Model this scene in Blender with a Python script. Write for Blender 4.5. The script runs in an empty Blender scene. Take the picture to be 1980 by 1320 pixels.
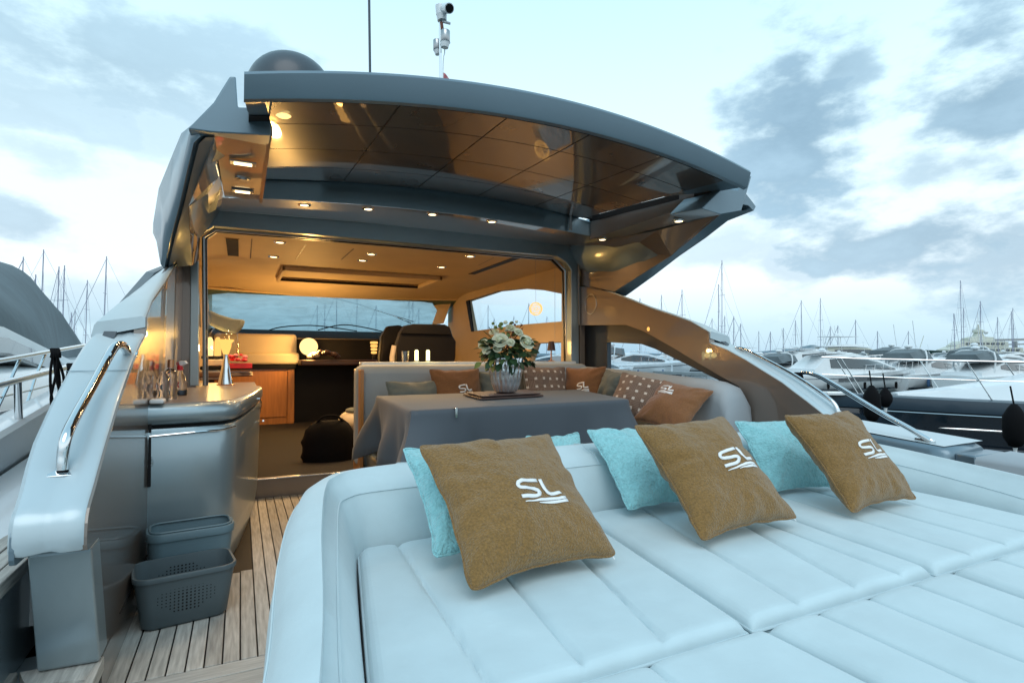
import bpy, bmesh, math, random
from mathutils import Vector as V, Matrix, noise
from mathutils.geometry import tessellate_polygon
sc = bpy.context.scene
COL = sc.collection
random.seed(7)

# ------------------------------------------------------------------ camera, world, sun, exposure
FPX, TH, PIT = 1079.0, math.radians(25.95), math.atan(30/1079.0)
CAM = V((0, 0, 1.1))
Fw = V((math.sin(TH)*math.cos(PIT), math.cos(TH)*math.cos(PIT), math.sin(PIT)))
Rt = V((math.cos(TH), -math.sin(TH), 0)); Up = Rt.cross(Fw)
cd = bpy.data.cameras.new('camera'); cam = bpy.data.objects.new('camera', cd); COL.objects.link(cam)
cam.matrix_world = Matrix((Rt, Up, -Fw)).transposed().to_4x4(); cam.location = CAM
cd.sensor_width = 36; cd.lens = 36*FPX/1980; cd.clip_start = .02; cd.clip_end = 4000
sc.camera = cam
vs = sc.view_settings; vs.view_transform = 'Standard'; vs.look = 'None'; vs.exposure = 0; vs.gamma = 1; vs.use_curve_mapping = False
sc.cycles.max_bounces = 8; sc.cycles.sample_clamp_indirect = 4; sc.cycles.caustics_reflective = False; sc.cycles.caustics_refractive = False

def ray(px, py):
    return Fw + Rt*((px-990)/FPX) + Up*((660-py)/FPX)
def P(px, py, X=None, Y=None, Z=None, D=None):
    """the point of the boat seen at photo pixel (px,py) that lies on the plane X=, Y= or Z= (or at depth D)"""
    d = ray(px, py)
    if X is not None: t = (X-CAM.x)/d.x
    elif Y is not None: t = (Y-CAM.y)/d.y
    elif Z is not None: t = (Z-CAM.z)/d.z
    else: t = D
    return CAM + d*t

SKY = 1.6
def make_world():
    w = bpy.data.worlds.new('World'); sc.world = w; w.use_nodes = True
    nt = w.node_tree; N = nt.nodes; L = nt.links; N.clear()
    def n(t, **k):
        x = N.new(t)
        for a, b in k.items(): setattr(x, a, b)
        return x
    def math_(op, a, b=None, clamp=False):
        m = n('ShaderNodeMath', operation=op, use_clamp=clamp)
        for i, q in enumerate((a, b)):
            if q is None: continue
            if isinstance(q, (int, float)): m.inputs[i].default_value = q
            else: L.new(q, m.inputs[i])
        return m.outputs[0]
    tc = n('ShaderNodeTexCoord'); D = tc.outputs['Generated']
    sep = n('ShaderNodeSeparateXYZ'); L.new(D, sep.inputs[0])
    # clear air: Nishita with a high thin veil that whitens it
    sky = n('ShaderNodeTexSky', sky_type='NISHITA', sun_disc=False)
    sky.sun_elevation = math.radians(52); sky.sun_rotation = math.radians(200)
    sky.air_density = 1.0; sky.dust_density = 1.2; sky.ozone_density = 2.5
    sm = n('ShaderNodeMix', data_type='RGBA', blend_type='MULTIPLY'); sm.inputs[0].default_value = 1
    L.new(sky.outputs[0], sm.inputs[6]); sm.inputs[7].default_value = (.13, .13, .13, 1)
    rp = n('ShaderNodeValToRGB'); L.new(math_('MAXIMUM', sep.outputs[2], 0.0), rp.inputs[0])
    e = rp.color_ramp.elements
    pts = [(0, (.34, .50, .62)), (.05, (.42, .57, .66)), (.12, (.66, .74, .77)), (.26, (.66, .80, .84)), (.42, (.56, .75, .82)), (.65, (.38, .62, .74)), (1, (.30, .50, .62))]
    e[0].position = 0; e[0].color = pts[0][1]+(1,); e[1].position = 1; e[1].color = pts[-1][1]+(1,)
    for p_, c_ in pts[1:-1]:
        q = e.new(p_); q.color = c_+(1,)
    veil = n('ShaderNodeMix', data_type='RGBA'); veil.inputs[0].default_value = .88
    L.new(sm.outputs[2], veil.inputs[6]); L.new(rp.outputs[0], veil.inputs[7])
    # clouds
    dn = n('ShaderNodeTexNoise'); dn.inputs['Scale'].default_value = 5.8; dn.inputs['Detail'].default_value = 9; dn.inputs['Roughness'].default_value = .58
    mp = n('ShaderNodeMapping'); mp.inputs['Scale'].default_value = (1, 1, 2.1); L.new(D, mp.inputs[0]); L.new(mp.outputs[0], dn.inputs['Vector'])
    nz = dn.outputs['Fac']
    nz2n = n('ShaderNodeTexNoise'); nz2n.inputs['Scale'].default_value = 2.3; nz2n.inputs['Detail'].default_value = 5; L.new(mp.outputs[0], nz2n.inputs['Vector']); nz2 = nz2n.outputs['Fac']
    total = None
    for (px, py, rx, ry, st) in CLOUDS:
        c = ray(px, py).normalized(); t1 = V((0, 0, 1)).cross(c).normalized(); t2 = c.cross(t1)
        sub = n('ShaderNodeVectorMath', operation='SUBTRACT'); L.new(D, sub.inputs[0]); sub.inputs[1].default_value = c
        ln = []
        for t, r in ((t1, rx), (t2, ry)):
            d = n('ShaderNodeVectorMath', operation='DOT_PRODUCT'); L.new(sub.outputs[0], d.inputs[0]); d.inputs[1].default_value = t/(r/1150.0)
            ln.append(math_('MULTIPLY', d.outputs['Value'], d.outputs['Value']))
        # third axis keeps the blob from repeating on the far side of the sky
        d = n('ShaderNodeVectorMath', operation='DOT_PRODUCT'); L.new(sub.outputs[0], d.inputs[0]); d.inputs[1].default_value = c/(.5)
        ln.append(math_('MULTIPLY', d.outputs['Value'], d.outputs['Value']))
        r2 = math_('ADD', math_('ADD', ln[0], ln[1]), ln[2])
        dist = math_('ADD', math_('SQRT', r2), math_('MULTIPLY', math_('SUBTRACT', nz, .5), 4.7))
        m = n('ShaderNodeMapRange', interpolation_type='SMOOTHSTEP'); L.new(dist, m.inputs[0])
        m.inputs[1].default_value = .35; m.inputs[2].default_value = 1.3; m.inputs[3].default_value = st; m.inputs[4].default_value = 0
        total = m.outputs[0] if total is None else math_('MAXIMUM', total, m.outputs[0])
    g = n('ShaderNodeMapRange', interpolation_type='SMOOTHSTEP'); L.new(math_('ADD', math_('MULTIPLY', nz, .55), math_('MULTIPLY', nz2, .6)), g.inputs[0])
    g.inputs[1].default_value = .66; g.inputs[2].default_value = .84; g.inputs[3].default_value = 0; g.inputs[4].default_value = .45
    total = math_('MAXIMUM', total, g.outputs[0])
    cc = n('ShaderNodeMix', data_type='RGBA'); L.new(math_('MULTIPLY', math_('SUBTRACT', nz, .3), 2.0, True), cc.inputs[0])
    cc.inputs[6].default_value = (.27, .41, .52, 1); cc.inputs[7].default_value = (.10, .19, .275, 1)
    mx = n('ShaderNodeMix', data_type='RGBA'); L.new(total, mx.inputs[0]); L.new(veil.outputs[2], mx.inputs[6]); L.new(cc.outputs[2], mx.inputs[7])
    bg = n('ShaderNodeBackground'); bg.inputs[1].default_value = SKY; L.new(mx.outputs[2], bg.inputs[0])
    out = n('ShaderNodeOutputWorld'); L.new(bg.outputs[0], out.inputs[0])
CLOUDS = [(230, 120, 280, 85, .62), (330, 260, 140, 50, .4), (90, 200, 160, 60, .5), (40, 425, 90, 45, .6), (90, 300, 120, 40, .4), (200, 590, 130, 50, .35),
          (1545, 235, 105, 150, .95), (1625, 135, 60, 60, .8), (1910, 190, 100, 150, .9), (1790, 455, 260, 80, .8), (1530, 510, 90, 70, .45), (1430, 480, 130, 60, .4), (1850, 320, 130, 45, .6), (1950, 470, 120, 90, .7)]
make_world()
sd = bpy.data.lights.new('sun', 'SUN'); sd.energy = 1.15; sd.angle = math.radians(45); sd.color = (1, .98, .95)
so = bpy.data.objects.new('sun', sd); COL.objects.link(so); so.rotation_euler = (math.radians(38), 0, math.radians(-20))

# ------------------------------------------------------------------ materials
MATS = {}
def mat(name, col, rough=.5, metal=0, coat=0, coat_r=.03, bump=0, bscale=30, var=0, vscale=4, sheen=0, emis=None, es=0, rand=0, trans=0, ior=1.45, spec=.5, stretch=None, alpha=1, bdist=.01, detail=3):
    if name in MATS: return MATS[name]
    m = bpy.data.materials.new(name); m.use_nodes = True; nt = m.node_tree; N = nt.nodes; L = nt.links
    b = N['Principled BSDF']
    c = tuple(col)+(1,)
    b.inputs['Base Color'].default_value = c; b.inputs['Roughness'].default_value = rough; b.inputs['Metallic'].default_value = metal
    b.inputs['Coat Weight'].default_value = coat; b.inputs['Coat Roughness'].default_value = coat_r
    b.inputs['Sheen Weight'].default_value = sheen; b.inputs['Transmission Weight'].default_value = trans; b.inputs['IOR'].default_value = ior
    b.inputs['Specular IOR Level'].default_value = spec; b.inputs['Alpha'].default_value = alpha
    if emis: b.inputs['Emission Color'].default_value = tuple(emis)+(1,); b.inputs['Emission Strength'].default_value = es
    tc = N.new('ShaderNodeTexCoord'); src = tc.outputs['Object']
    if stretch:
        mp = N.new('ShaderNodeMapping'); mp.inputs['Scale'].default_value = stretch; L.new(src, mp.inputs[0]); src = mp.outputs[0]
    if var:
        nz = N.new('ShaderNodeTexNoise'); nz.inputs['Scale'].default_value = vscale; nz.inputs['Detail'].default_value = 6; L.new(src, nz.inputs['Vector'])
        mr = N.new('ShaderNodeMapRange'); mr.inputs[1].default_value = .3; mr.inputs[2].default_value = .7; mr.inputs[3].default_value = 1-var; mr.inputs[4].default_value = 1+var
        L.new(nz.outputs['Fac'], mr.inputs[0])
        mx = N.new('ShaderNodeVectorMath'); mx.operation = 'SCALE'; mx.inputs[0].default_value = col
        L.new(mr.outputs[0], mx.inputs['Scale']); last = mx.outputs[0]
        if rand:
            oi = N.new('ShaderNodeObjectInfo'); r2 = N.new('ShaderNodeMapRange'); r2.inputs[3].default_value = 1-rand; r2.inputs[4].default_value = 1+rand
            L.new(oi.outputs['Random'], r2.inputs[0]); m2 = N.new('ShaderNodeVectorMath'); m2.operation = 'SCALE'; L.new(last, m2.inputs[0]); L.new(r2.outputs[0], m2.inputs['Scale']); last = m2.outputs[0]
        L.new(last, b.inputs['Base Color'])
        ml = N.new('ShaderNodeMapRange'); ml.inputs[3].default_value = max(0, rough-.06); ml.inputs[4].default_value = min(1, rough+.08)
        L.new(nz.outputs['Fac'], ml.inputs[0]); L.new(ml.outputs[0], b.inputs['Roughness'])
    if bump:
        nb = N.new('ShaderNodeTexNoise'); nb.inputs['Scale'].default_value = bscale; nb.inputs['Detail'].default_value = detail; L.new(src, nb.inputs['Vector'])
        bp = N.new('ShaderNodeBump'); bp.inputs['Strength'].default_value = bump; bp.inputs['Distance'].default_value = bdist
        L.new(nb.outputs['Fac'], bp.inputs['Height']); L.new(bp.outputs[0], b.inputs['Normal'])
    MATS[name] = m; return m

M = {}
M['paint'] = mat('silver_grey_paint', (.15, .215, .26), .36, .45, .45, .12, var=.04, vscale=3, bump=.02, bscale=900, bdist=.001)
M['silver'] = mat('brightened_silver_paint', (.33, .41, .45), .34, .55, .5, .08, var=.05, vscale=3, bump=.03, bscale=600, bdist=.001)  # lighter copy of the grey paint, extra light put into its colour
M['paint_gloss'] = mat('warm_lit_gloss_paint', (.21, .175, .15), .3, .35, 1, .02, var=.05, vscale=2)  # grey paint copy, warm light from deck and lamps put into the colour
M['paint_top'] = mat('sky_lit_silver_paint', (.47, .56, .60), .34, .2, .25, .08, var=.03, vscale=3)  # silver paint copy for fin tops, sky reflection put into the colour
M['liner'] = mat('warm_lit_lacquer_panel', (.078, .066, .058), .28, .1, 1, .02, var=.08, vscale=3)  # brown of warm light bounced from below put into the grey paint
M['white'] = mat('white_gelcoat', (.70, .74, .76), .3, 0, .5, .05, var=.04, vscale=2)
M['cream'] = mat('cream_headliner', (.60, .46, .30), .62, bump=.15, bscale=120, var=.06, vscale=3)
M['cream2'] = mat('cream_leather', (.55, .47, .36), .5, bump=.1, bscale=200, var=.05)
M['black'] = mat('black_plastic', (.006, .006, .007), .5, var=.2, spec=.2)
M['void'] = mat('dark_rubber_gap', (.006, .006, .007), .8)
M['leather'] = mat('black_leather', (.007, .006, .0055), .5, spec=.25, bump=.2, bscale=150, var=.2)
M['fabric'] = mat('pale_grey_marine_fabric', (.50, .61, .645), .78, bump=.5, bscale=14, bdist=.006, var=.05, vscale=7, sheen=.2, detail=12)
M['sofa'] = mat('light_grey_sofa_leather', (.31, .35, .38), .6, bump=.2, bscale=500, bdist=.0008, var=.05, vscale=4, sheen=.1)
M['cloth'] = mat('slate_grey_tablecloth', (.060, .075, .093), .62, bump=.3, bscale=1200, bdist=.0005, var=.05, vscale=5, sheen=.15)
M['terry'] = mat('ochre_brown_terry', (.225, .122, .034), .95, bump=1, bscale=200, bdist=.006, var=.24, vscale=170, sheen=.3, detail=6)
M['wool'] = mat('rust_brown_wool', (.20, .085, .03), .9, bump=.7, bscale=260, bdist=.004, var=.2, vscale=120, sheen=.3)
M['turq'] = mat('turquoise_terry', (.27, .58, .62), .92, bump=1, bscale=130, bdist=.009, var=.12, vscale=70, sheen=.4)
M['grey_green'] = mat('grey_green_linen', (.13, .145, .13), .85, bump=.5, bscale=500, bdist=.001, var=.08, vscale=30, sheen=.2)
M['logo'] = mat('white_print', (.80, .80, .80), .6)
M['chrome'] = mat('polished_stainless', (.72, .74, .75), .08, 1, bump=.02, bscale=3)
M['satin'] = mat('satin_steel', (.38, .39, .40), .3, 1)
M['basket'] = mat('slate_plastic', (.085, .115, .13), .48, bump=.15, bscale=500, bdist=.0005, var=.05)
M['basket2'] = mat('blue_grey_plastic', (.13, .20, .235), .42, bump=.1, bscale=500, bdist=.0005, var=.05)
M['counter'] = mat('taupe_counter', (.20, .16, .145), .42, 0, .3, .2, bump=.1, bscale=300, var=.06)
M['teak'] = mat('weathered_teak', (.44, .425, .39), .7, bump=.5, bscale=60, bdist=.002, var=.28, vscale=9, rand=.2, stretch=(9, .7, 9))
M['teakx'] = mat('weathered_teak_cross', (.44, .43, .40), .7, bump=.5, bscale=60, bdist=.002, var=.20, vscale=9, rand=.1, stretch=(.7, 9, 9))
M['caulk'] = mat('black_caulk', (.012, .012, .013), .7)
M['wood'] = mat('orange_cherry_wood', (.40, .17, .045), .35, 0, .5, .1, var=.16, vscale=6, stretch=(6, 6, .6))
M['carpet'] = mat('dark_carpet', (.022, .02, .019), .95, bump=.8, bscale=400, bdist=.003, var=.2, vscale=60)
M['glass'] = mat('clear_glass', (1, 1, 1), .02, trans=1, ior=1.45)
M['mercury'] = mat('mercury_glass', (.80, .82, .84), .12, .9, 1, .05, var=.12, vscale=14)
M['leaf'] = mat('dark_green_leaf', (.018, .055, .02), .6, var=.4, vscale=20, rand=.3)
M['leaf2'] = mat('light_green_bud', (.16, .24, .07), .55, var=.3, vscale=30)
M['petal'] = mat('ivory_petal', (.78, .80, .62), .6, var=.08, vscale=30)
M['berry'] = mat('dried_red_stem', (.20, .07, .045), .6, var=.3, vscale=30)
M['navy'] = mat('navy_hull_paint', (.010, .020, .034), .12, 0, 1, .02, var=.1)
M['navy2'] = mat('slate_blue_paint', (.022, .042, .062), .35, .0, .2, .03, var=.05)
M['tint'] = mat('tinted_boat_glass', (.012, .018, .024), .05, 0, 1, .01, spec=.9)
M['green'] = mat('dark_green_hull', (.012, .05, .045), .3, 0, .5, .1, var=.1)
M['canvas'] = mat('grey_boat_canvas', (.13, .16, .175), .85, bump=.6, bscale=5, bdist=.03, var=.15, vscale=1.3)
M['blue'] = mat('blue_canvas', (.05, .12, .25), .8)
M['mast'] = mat('aluminium_mast', (.30, .32, .42), .4, .3)
M['wire'] = mat('rigging_wire', (.30, .33, .42), .5, .3)
M['dome'] = mat('slate_dome_plastic', (.045, .058, .072), .42, 0, .3, .2, var=.06)
M['rope'] = mat('black_rope', (.005, .005, .006), .85, spec=.15, bump=.8, bscale=200, bdist=.003)
M['pink'] = mat('red_white_flag', (.62, .25, .27), .8)
M['red'] = mat('red_plastic', (.55, .02, .03), .35)
M['bottleblue'] = mat('blue_liquid', (.02, .16, .34), .25, spec=.6)
M['copper'] = mat('copper_cap', (.55, .26, .14), .25, .9)
M['brown_lam'] = mat('brown_leather_tray', (.075, .042, .036), .4, bump=.2, bscale=300)
M['hill'] = mat('hazed_scrub_hill', (.13, .20, .24), .95, var=.25, vscale=.05)  # blue of distance haze put into the scrub colour
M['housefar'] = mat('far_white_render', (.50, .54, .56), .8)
M['creamyacht'] = mat('cream_superstructure', (.52, .54, .47), .5, var=.05)
M['concrete'] = mat('quay_concrete', (.34, .36, .36), .85, bump=.4, bscale=8, var=.12, vscale=1)

def emit(name, col, s):
    if name in MATS: return MATS[name]
    m = bpy.data.materials.new(name); m.use_nodes = True; N = m.node_tree.nodes; N.clear()
    e = N.new('ShaderNodeEmission'); e.inputs[0].default_value = tuple(col)+(1,); e.inputs[1].default_value = s
    o = N.new('ShaderNodeOutputMaterial'); m.node_tree.links.new(e.outputs[0], o.inputs[0]); MATS[name] = m; return m
M['lens'] = emit('warm_led_lens', (1, .76, .40), 5)
M['glow'] = emit('amber_bulb_glow', (1, .50, .12), 1.5)
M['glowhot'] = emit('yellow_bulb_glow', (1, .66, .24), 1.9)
M['candle'] = emit('candle_glow', (1, .88, .42), 3.5)

def window_glass():
    m = bpy.data.materials.new('thin_window_glass'); m.use_nodes = True; N = m.node_tree.nodes; L = m.node_tree.links; N.clear()
    t = N.new('ShaderNodeBsdfTransparent'); t.inputs[0].default_value = (.90, .95, .98, 1); g = N.new('ShaderNodeBsdfGlossy'); g.inputs['Roughness'].default_value = .01
    lw = N.new('ShaderNodeLayerWeight'); pw_ = N.new('ShaderNodeMath'); pw_.operation = 'POWER'; pw_.inputs[1].default_value = 5; L.new(lw.outputs['Facing'], pw_.inputs[0]); fr = N.new('ShaderNodeMapRange'); fr.inputs[3].default_value = .03; fr.inputs[4].default_value = .7; L.new(pw_.outputs[0], fr.inputs[0]); mx = N.new('ShaderNodeMixShader'); L.new(fr.outputs[0], mx.inputs[0])
    L.new(t.outputs[0], mx.inputs[1]); L.new(g.outputs[0], mx.inputs[2]); o = N.new('ShaderNodeOutputMaterial'); L.new(mx.outputs[0], o.inputs[0]); return m
M['pane'] = window_glass()
def screen_mat():
    # crinkled mesh sun cover over the windscreen: some light passes straight, the rest scatters
    m = bpy.data.materials.new('crinkled_mesh_cover'); m.use_nodes = True; N = m.node_tree.nodes; L = m.node_tree.links; N.clear()
    tc = N.new('ShaderNodeTexCoord'); mp = N.new('ShaderNodeMapping'); mp.inputs['Scale'].default_value = (1, 1, 4); L.new(tc.outputs['Object'], mp.inputs[0])
    nz = N.new('ShaderNodeTexNoise'); nz.inputs['Scale'].default_value = 2.6; nz.inputs['Detail'].default_value = 8; nz.inputs['Distortion'].default_value = .8; L.new(mp.outputs[0], nz.inputs['Vector'])
    bp = N.new('ShaderNodeBump'); bp.inputs['Strength'].default_value = .9; bp.inputs['Distance'].default_value = .12; L.new(nz.outputs['Fac'], bp.inputs['Height'])
    d = N.new('ShaderNodeBsdfDiffuse'); d.inputs[0].default_value = (.16, .23, .26, 1); tl = N.new('ShaderNodeBsdfTranslucent'); tl.inputs[0].default_value = (.40, .52, .56, 1)
    gl = N.new('ShaderNodeBsdfGlossy'); gl.inputs['Roughness'].default_value = .35; gl.inputs[0].default_value = (.5, .6, .65, 1)
    for s in (d, tl, gl): L.new(bp.outputs[0], s.inputs['Normal'])
    a = N.new('ShaderNodeMixShader'); a.inputs[0].default_value = .6; L.new(d.outputs[0], a.inputs[1]); L.new(tl.outputs[0], a.inputs[2])
    b = N.new('ShaderNodeMixShader'); b.inputs[0].default_value = .12; L.new(a.outputs[0], b.inputs[1]); L.new(gl.outputs[0], b.inputs[2])
    t = N.new('ShaderNodeBsdfTransparent'); t.inputs[0].default_value = (.52, .74, .82, 1)
    c = N.new('ShaderNodeMixShader'); mr = N.new('ShaderNodeMapRange'); L.new(nz.outputs['Fac'], mr.inputs[0]); mr.inputs[1].default_value = .35; mr.inputs[2].default_value = .7; mr.inputs[3].default_value = .48; mr.inputs[4].default_value = .25
    L.new(mr.outputs[0], c.inputs[0]); L.new(b.outputs[0], c.inputs[1]); L.new(t.outputs[0], c.inputs[2])
    o = N.new('ShaderNodeOutputMaterial'); L.new(c.outputs[0], o.inputs[0]); return m
M['screen'] = screen_mat()
def weave_mat():
    # printed cushion cover: brown bands over and under, cream squares between them
    m = mat('basket_weave_print', (.2, .13, .1), .85, sheen=.2); N = m.node_tree.nodes; L = m.node_tree.links; b = N['Principled BSDF']
    def mt(op, a, b_=None):
        q = N.new('ShaderNodeMath'); q.operation = op
        for i, v in enumerate((a, b_)):
            if v is None: continue
            if isinstance(v, (int, float)): q.inputs[i].default_value = v
            else: L.new(v, q.inputs[i])
        return q.outputs[0]
    tc = N.new('ShaderNodeTexCoord'); s = N.new('ShaderNodeSeparateXYZ'); L.new(tc.outputs['Object'], s.inputs[0])
    per = .070
    u = mt('DIVIDE', mt('ADD', s.outputs[0], 5*per), per); v = mt('DIVIDE', mt('ADD', s.outputs[1], 5*per), per)
    fu, fv = mt('FRACT', u), mt('FRACT', v); iu, iv = mt('FLOOR', u), mt('FLOOR', v)
    gu, gv = mt('LESS_THAN', fu, .30), mt('LESS_THAN', fv, .30)
    sq = mt('MULTIPLY', gu, gv)
    par = mt('MODULO', mt('ADD', iu, iv), 2)
    pr = mt('GREATER_THAN', par, .5)
    lu = mt('LESS_THAN', mt('FRACT', mt('MULTIPLY', fu, 6)), .42); lv = mt('LESS_THAN', mt('FRACT', mt('MULTIPLY', fv, 6)), .42)
    lines = mt('ADD', mt('MULTIPLY', pr, lu), mt('MULTIPLY', mt('SUBTRACT', 1, pr), lv))
    m1 = N.new('ShaderNodeMix'); m1.data_type = 'RGBA'; L.new(lines, m1.inputs[0]); m1.inputs[6].default_value = (.24, .165, .125, 1); m1.inputs[7].default_value = (.10, .062, .047, 1)
    m2 = N.new('ShaderNodeMix'); m2.data_type = 'RGBA'; L.new(sq, m2.inputs[0]); L.new(m1.outputs[2], m2.inputs[6]); m2.inputs[7].default_value = (.62, .56, .50, 1)
    L.new(m2.outputs[2], b.inputs['Base Color']); return m
M['weave'] = weave_mat()
def water_mat():
    m = mat('harbour_water', (.02, .045, .05), .06, spec=.5); N = m.node_tree.nodes; L = m.node_tree.links; b = N['Principled BSDF']
    tc = N.new('ShaderNodeTexCoord'); nz = N.new('ShaderNodeTexNoise'); nz.inputs['Scale'].default_value = 1.6; nz.inputs['Detail'].default_value = 6; L.new(tc.outputs['Object'], nz.inputs['Vector'])
    bp = N.new('ShaderNodeBump'); bp.inputs['Strength'].default_value = .5; bp.inputs['Distance'].default_value = .12; L.new(nz.outputs['Fac'], bp.inputs['Height']); L.new(bp.outputs[0], b.inputs['Normal']); return m
M['water'] = water_mat()

# ------------------------------------------------------------------ builders
ORG = {}
def tag(o, label=None, cat=None, group=None, kind=None):
    if label: o['label'] = label
    if cat: o['category'] = cat
    if group: o['group'] = group
    if kind: o['kind'] = kind
    return o
def thing(name, label, cat, loc=(0, 0, 0), group=None, kind=None):
    o = bpy.data.objects.new(name, None); COL.objects.link(o); o.location = loc; o.empty_display_size = .1
    ORG[o.name] = V(loc); return tag(o, label, cat, group, kind)
class MB:
    def __init__(s): s.v = []; s.f = []
    def add(s, vs, fs):
        b = len(s.v); s.v += [tuple(q) for q in vs]; s.f += [tuple(i+b for i in f) for f in fs]; return s
    def box(s, x0, x1, y0, y1, z0, z1):
        v = [(x, y, z) for z in (z0, z1) for y in (y0, y1) for x in (x0, x1)]
        return s.add(v, [(0, 2, 3, 1), (4, 5, 7, 6), (0, 1, 5, 4), (2, 6, 7, 3), (0, 4, 6, 2), (1, 3, 7, 5)])
    def prism(s, poly, vec, holes=()):
        vec = V(vec); loops = [[V(q) for q in poly]]+[[V(q) for q in h] for h in holes]
        tris = tessellate_polygon(loops); flat = [q for l in loops for q in l]; n = len(flat)
        vs = flat+[q+vec for q in flat]
        fs = [tuple(t) for t in tris]+[tuple(i+n for i in reversed(t)) for t in tris]
        o = 0
        for l in loops:
            k = len(l)
            for i in range(k): j = (i+1) % k; fs.append((o+i, o+j, o+j+n, o+i+n))
            o += k
        return s.add(vs, fs)
    def grid(s, fn, nu, nv, cu=False, cv=False):
        vs = [fn(i/(nu if cu else nu-1), j/(nv if cv else nv-1)) for i in range(nu) for j in range(nv)]; fs = []
        for i in range(nu if cu else nu-1):
            for j in range(nv if cv else nv-1):
                a, b = (i+1) % nu, (j+1) % nv
                fs.append((i*nv+j, a*nv+j, a*nv+b, i*nv+b))
        return s.add(vs, fs)
    def loft(s, rows, closed=True, caps=True):
        nv = len(rows[0]); vs = [q for r in rows for q in r]; fs = []
        for i in range(len(rows)-1):
            for j in range(nv if closed else nv-1):
                b = (j+1) % nv; fs.append((i*nv+j, (i+1)*nv+j, (i+1)*nv+b, i*nv+b))
        if caps and closed:
            fs.append(tuple(range(nv))[::-1]); fs.append(tuple(range(len(vs)-nv, len(vs))))
        return s.add(vs, fs)
    def tube(s, path, r, n=8, closed=False, smooth_=0):
        p = [V(q) for q in path]
        if smooth_: p = spline(p, smooth_, closed)
        rows = []; up = None
        for i in range(len(p)):
            if closed: t = p[(i+1) % len(p)]-p[i-1]
            else: t = p[min(i+1, len(p)-1)]-p[max(i-1, 0)]
            if t.length < 1e-9: t = V((0, 0, 1))
            t.normalize()
            if up is None: up = V((0, 0, 1)) if abs(t.z) < .9 else V((1, 0, 0))
            a = t.cross(up).normalized(); up = a.cross(t).normalized()
            rr = r(i/(len(p)-1)) if callable(r) else r
            rows.append([p[i]+a*math.cos(q*2*math.pi/n)*rr+up*math.sin(q*2*math.pi/n)*rr for q in range(n)])
        if closed: rows.append(rows[0])
        return s.loft(rows, True, not closed)
    def lathe(s, prof, c=(0, 0, 0), n=24, mtx=None, ripple=None):
        c = V(c); mtx = mtx or Matrix.Identity(3); vs = []
        for r, z in prof:
            for k in range(n):
                a = k*2*math.pi/n; rr = r*(ripple(a, z) if ripple else 1)
                vs.append(c+mtx@V((rr*math.cos(a), rr*math.sin(a), z)))
        fs = [(i*n+k, i*n+(k+1) % n, (i+1)*n+(k+1) % n, (i+1)*n+k) for i in range(len(prof)-1) for k in range(n)]
        if prof[0][0] > 1e-6: fs.append(tuple(range(n))[::-1])
        if prof[-1][0] > 1e-6: fs.append(tuple(range(len(vs)-n, len(vs))))
        return s.add(vs, fs)
    def ball(s, c, r, n=12, sz=(1, 1, 1)):
        prof = [(math.sin(a*math.pi/(n//2+2))*r*sz[0], -math.cos(a*math.pi/(n//2+2))*r*sz[2]) for a in range(n//2+3)]
        prof[0] = (0, prof[0][1]); prof[-1] = (0, prof[-1][1])
        return s.lathe(prof, c, n)
    def build(s, name, m, parent=None, smooth=35, bevel=0, seg=2, subd=0, weld=False):
        me = bpy.data.meshes.new(name); me.from_pydata(s.v, [], s.f); me.validate()
        bm = bmesh.new(); bm.from_mesh(me)
        if weld: bmesh.ops.remove_doubles(bm, verts=bm.verts, dist=1e-5)
        bmesh.ops.recalc_face_normals(bm, faces=bm.faces); bm.to_mesh(me); bm.free()
        for q in (m if isinstance(m, (list, tuple)) else [m]): me.materials.append(q)
        if smooth:
            me.shade_smooth()
            if smooth < 180: me.set_sharp_from_angle(angle=math.radians(smooth))
        o = bpy.data.objects.new(name, me); COL.objects.link(o)
        if bevel:
            b = o.modifiers.new('bevel', 'BEVEL'); b.width = bevel; b.segments = seg; b.limit_method = 'ANGLE'; b.angle_limit = math.radians(40); b.harden_normals = False
        if subd:
            b = o.modifiers.new('sub', 'SUBSURF'); b.levels = subd; b.render_levels = subd
        if parent is not None:
            o.parent = parent
            if parent.type == 'EMPTY': o.location = -ORG[parent.name]
        return o
def spline(p, k, closed=False):
    out = []; n = len(p)
    rng = range(n if closed else n-1)
    for i in rng:
        if closed: a, b, c, d = p[i-1], p[i], p[(i+1) % n], p[(i+2) % n]
        else: a, b, c, d = p[max(i-1, 0)], p[i], p[i+1], p[min(i+2, n-1)]
        for j in range(k):
            t = j/k; out.append(.5*((2*b)+(c-a)*t+(2*a-5*b+4*c-d)*t*t+(3*b-a-3*c+d)*t*t*t))
    if not closed: out.append(p[-1])
    return out
def copy_tree(o, parent=None):
    c = o.copy(); COL.objects.link(c); c.parent = parent
    for k in list(o.children): copy_tree(k, c)
    return c
def clamp(x, a=0., b=1.): return max(a, min(b, x))
def sst(x, a, b):
    t = clamp((x-a)/(b-a)); return t*t*(3-2*t)
XC = 1.36
def mir(q): return V((2*XC-q[0], q[1], q[2]))
def struct(o, label=None): o['kind'] = 'structure'; return o
def bulb(loc, e, col=(1, .62, .28), r=.03, name='lamp_light', spot=None, parent=None):
    l = bpy.data.lights.new(name, 'SPOT' if spot else 'POINT'); l.energy = e; l.color = col; l.shadow_soft_size = r
    if spot: l.spot_size = math.radians(spot); l.spot_blend = .6
    o = bpy.data.objects.new(name, l); COL.objects.link(o)
    if parent is not None:
        o.parent = parent; o.location = V(loc)-ORG[parent.name]
    else: o.location = loc
    return o

exec_order = []
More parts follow.
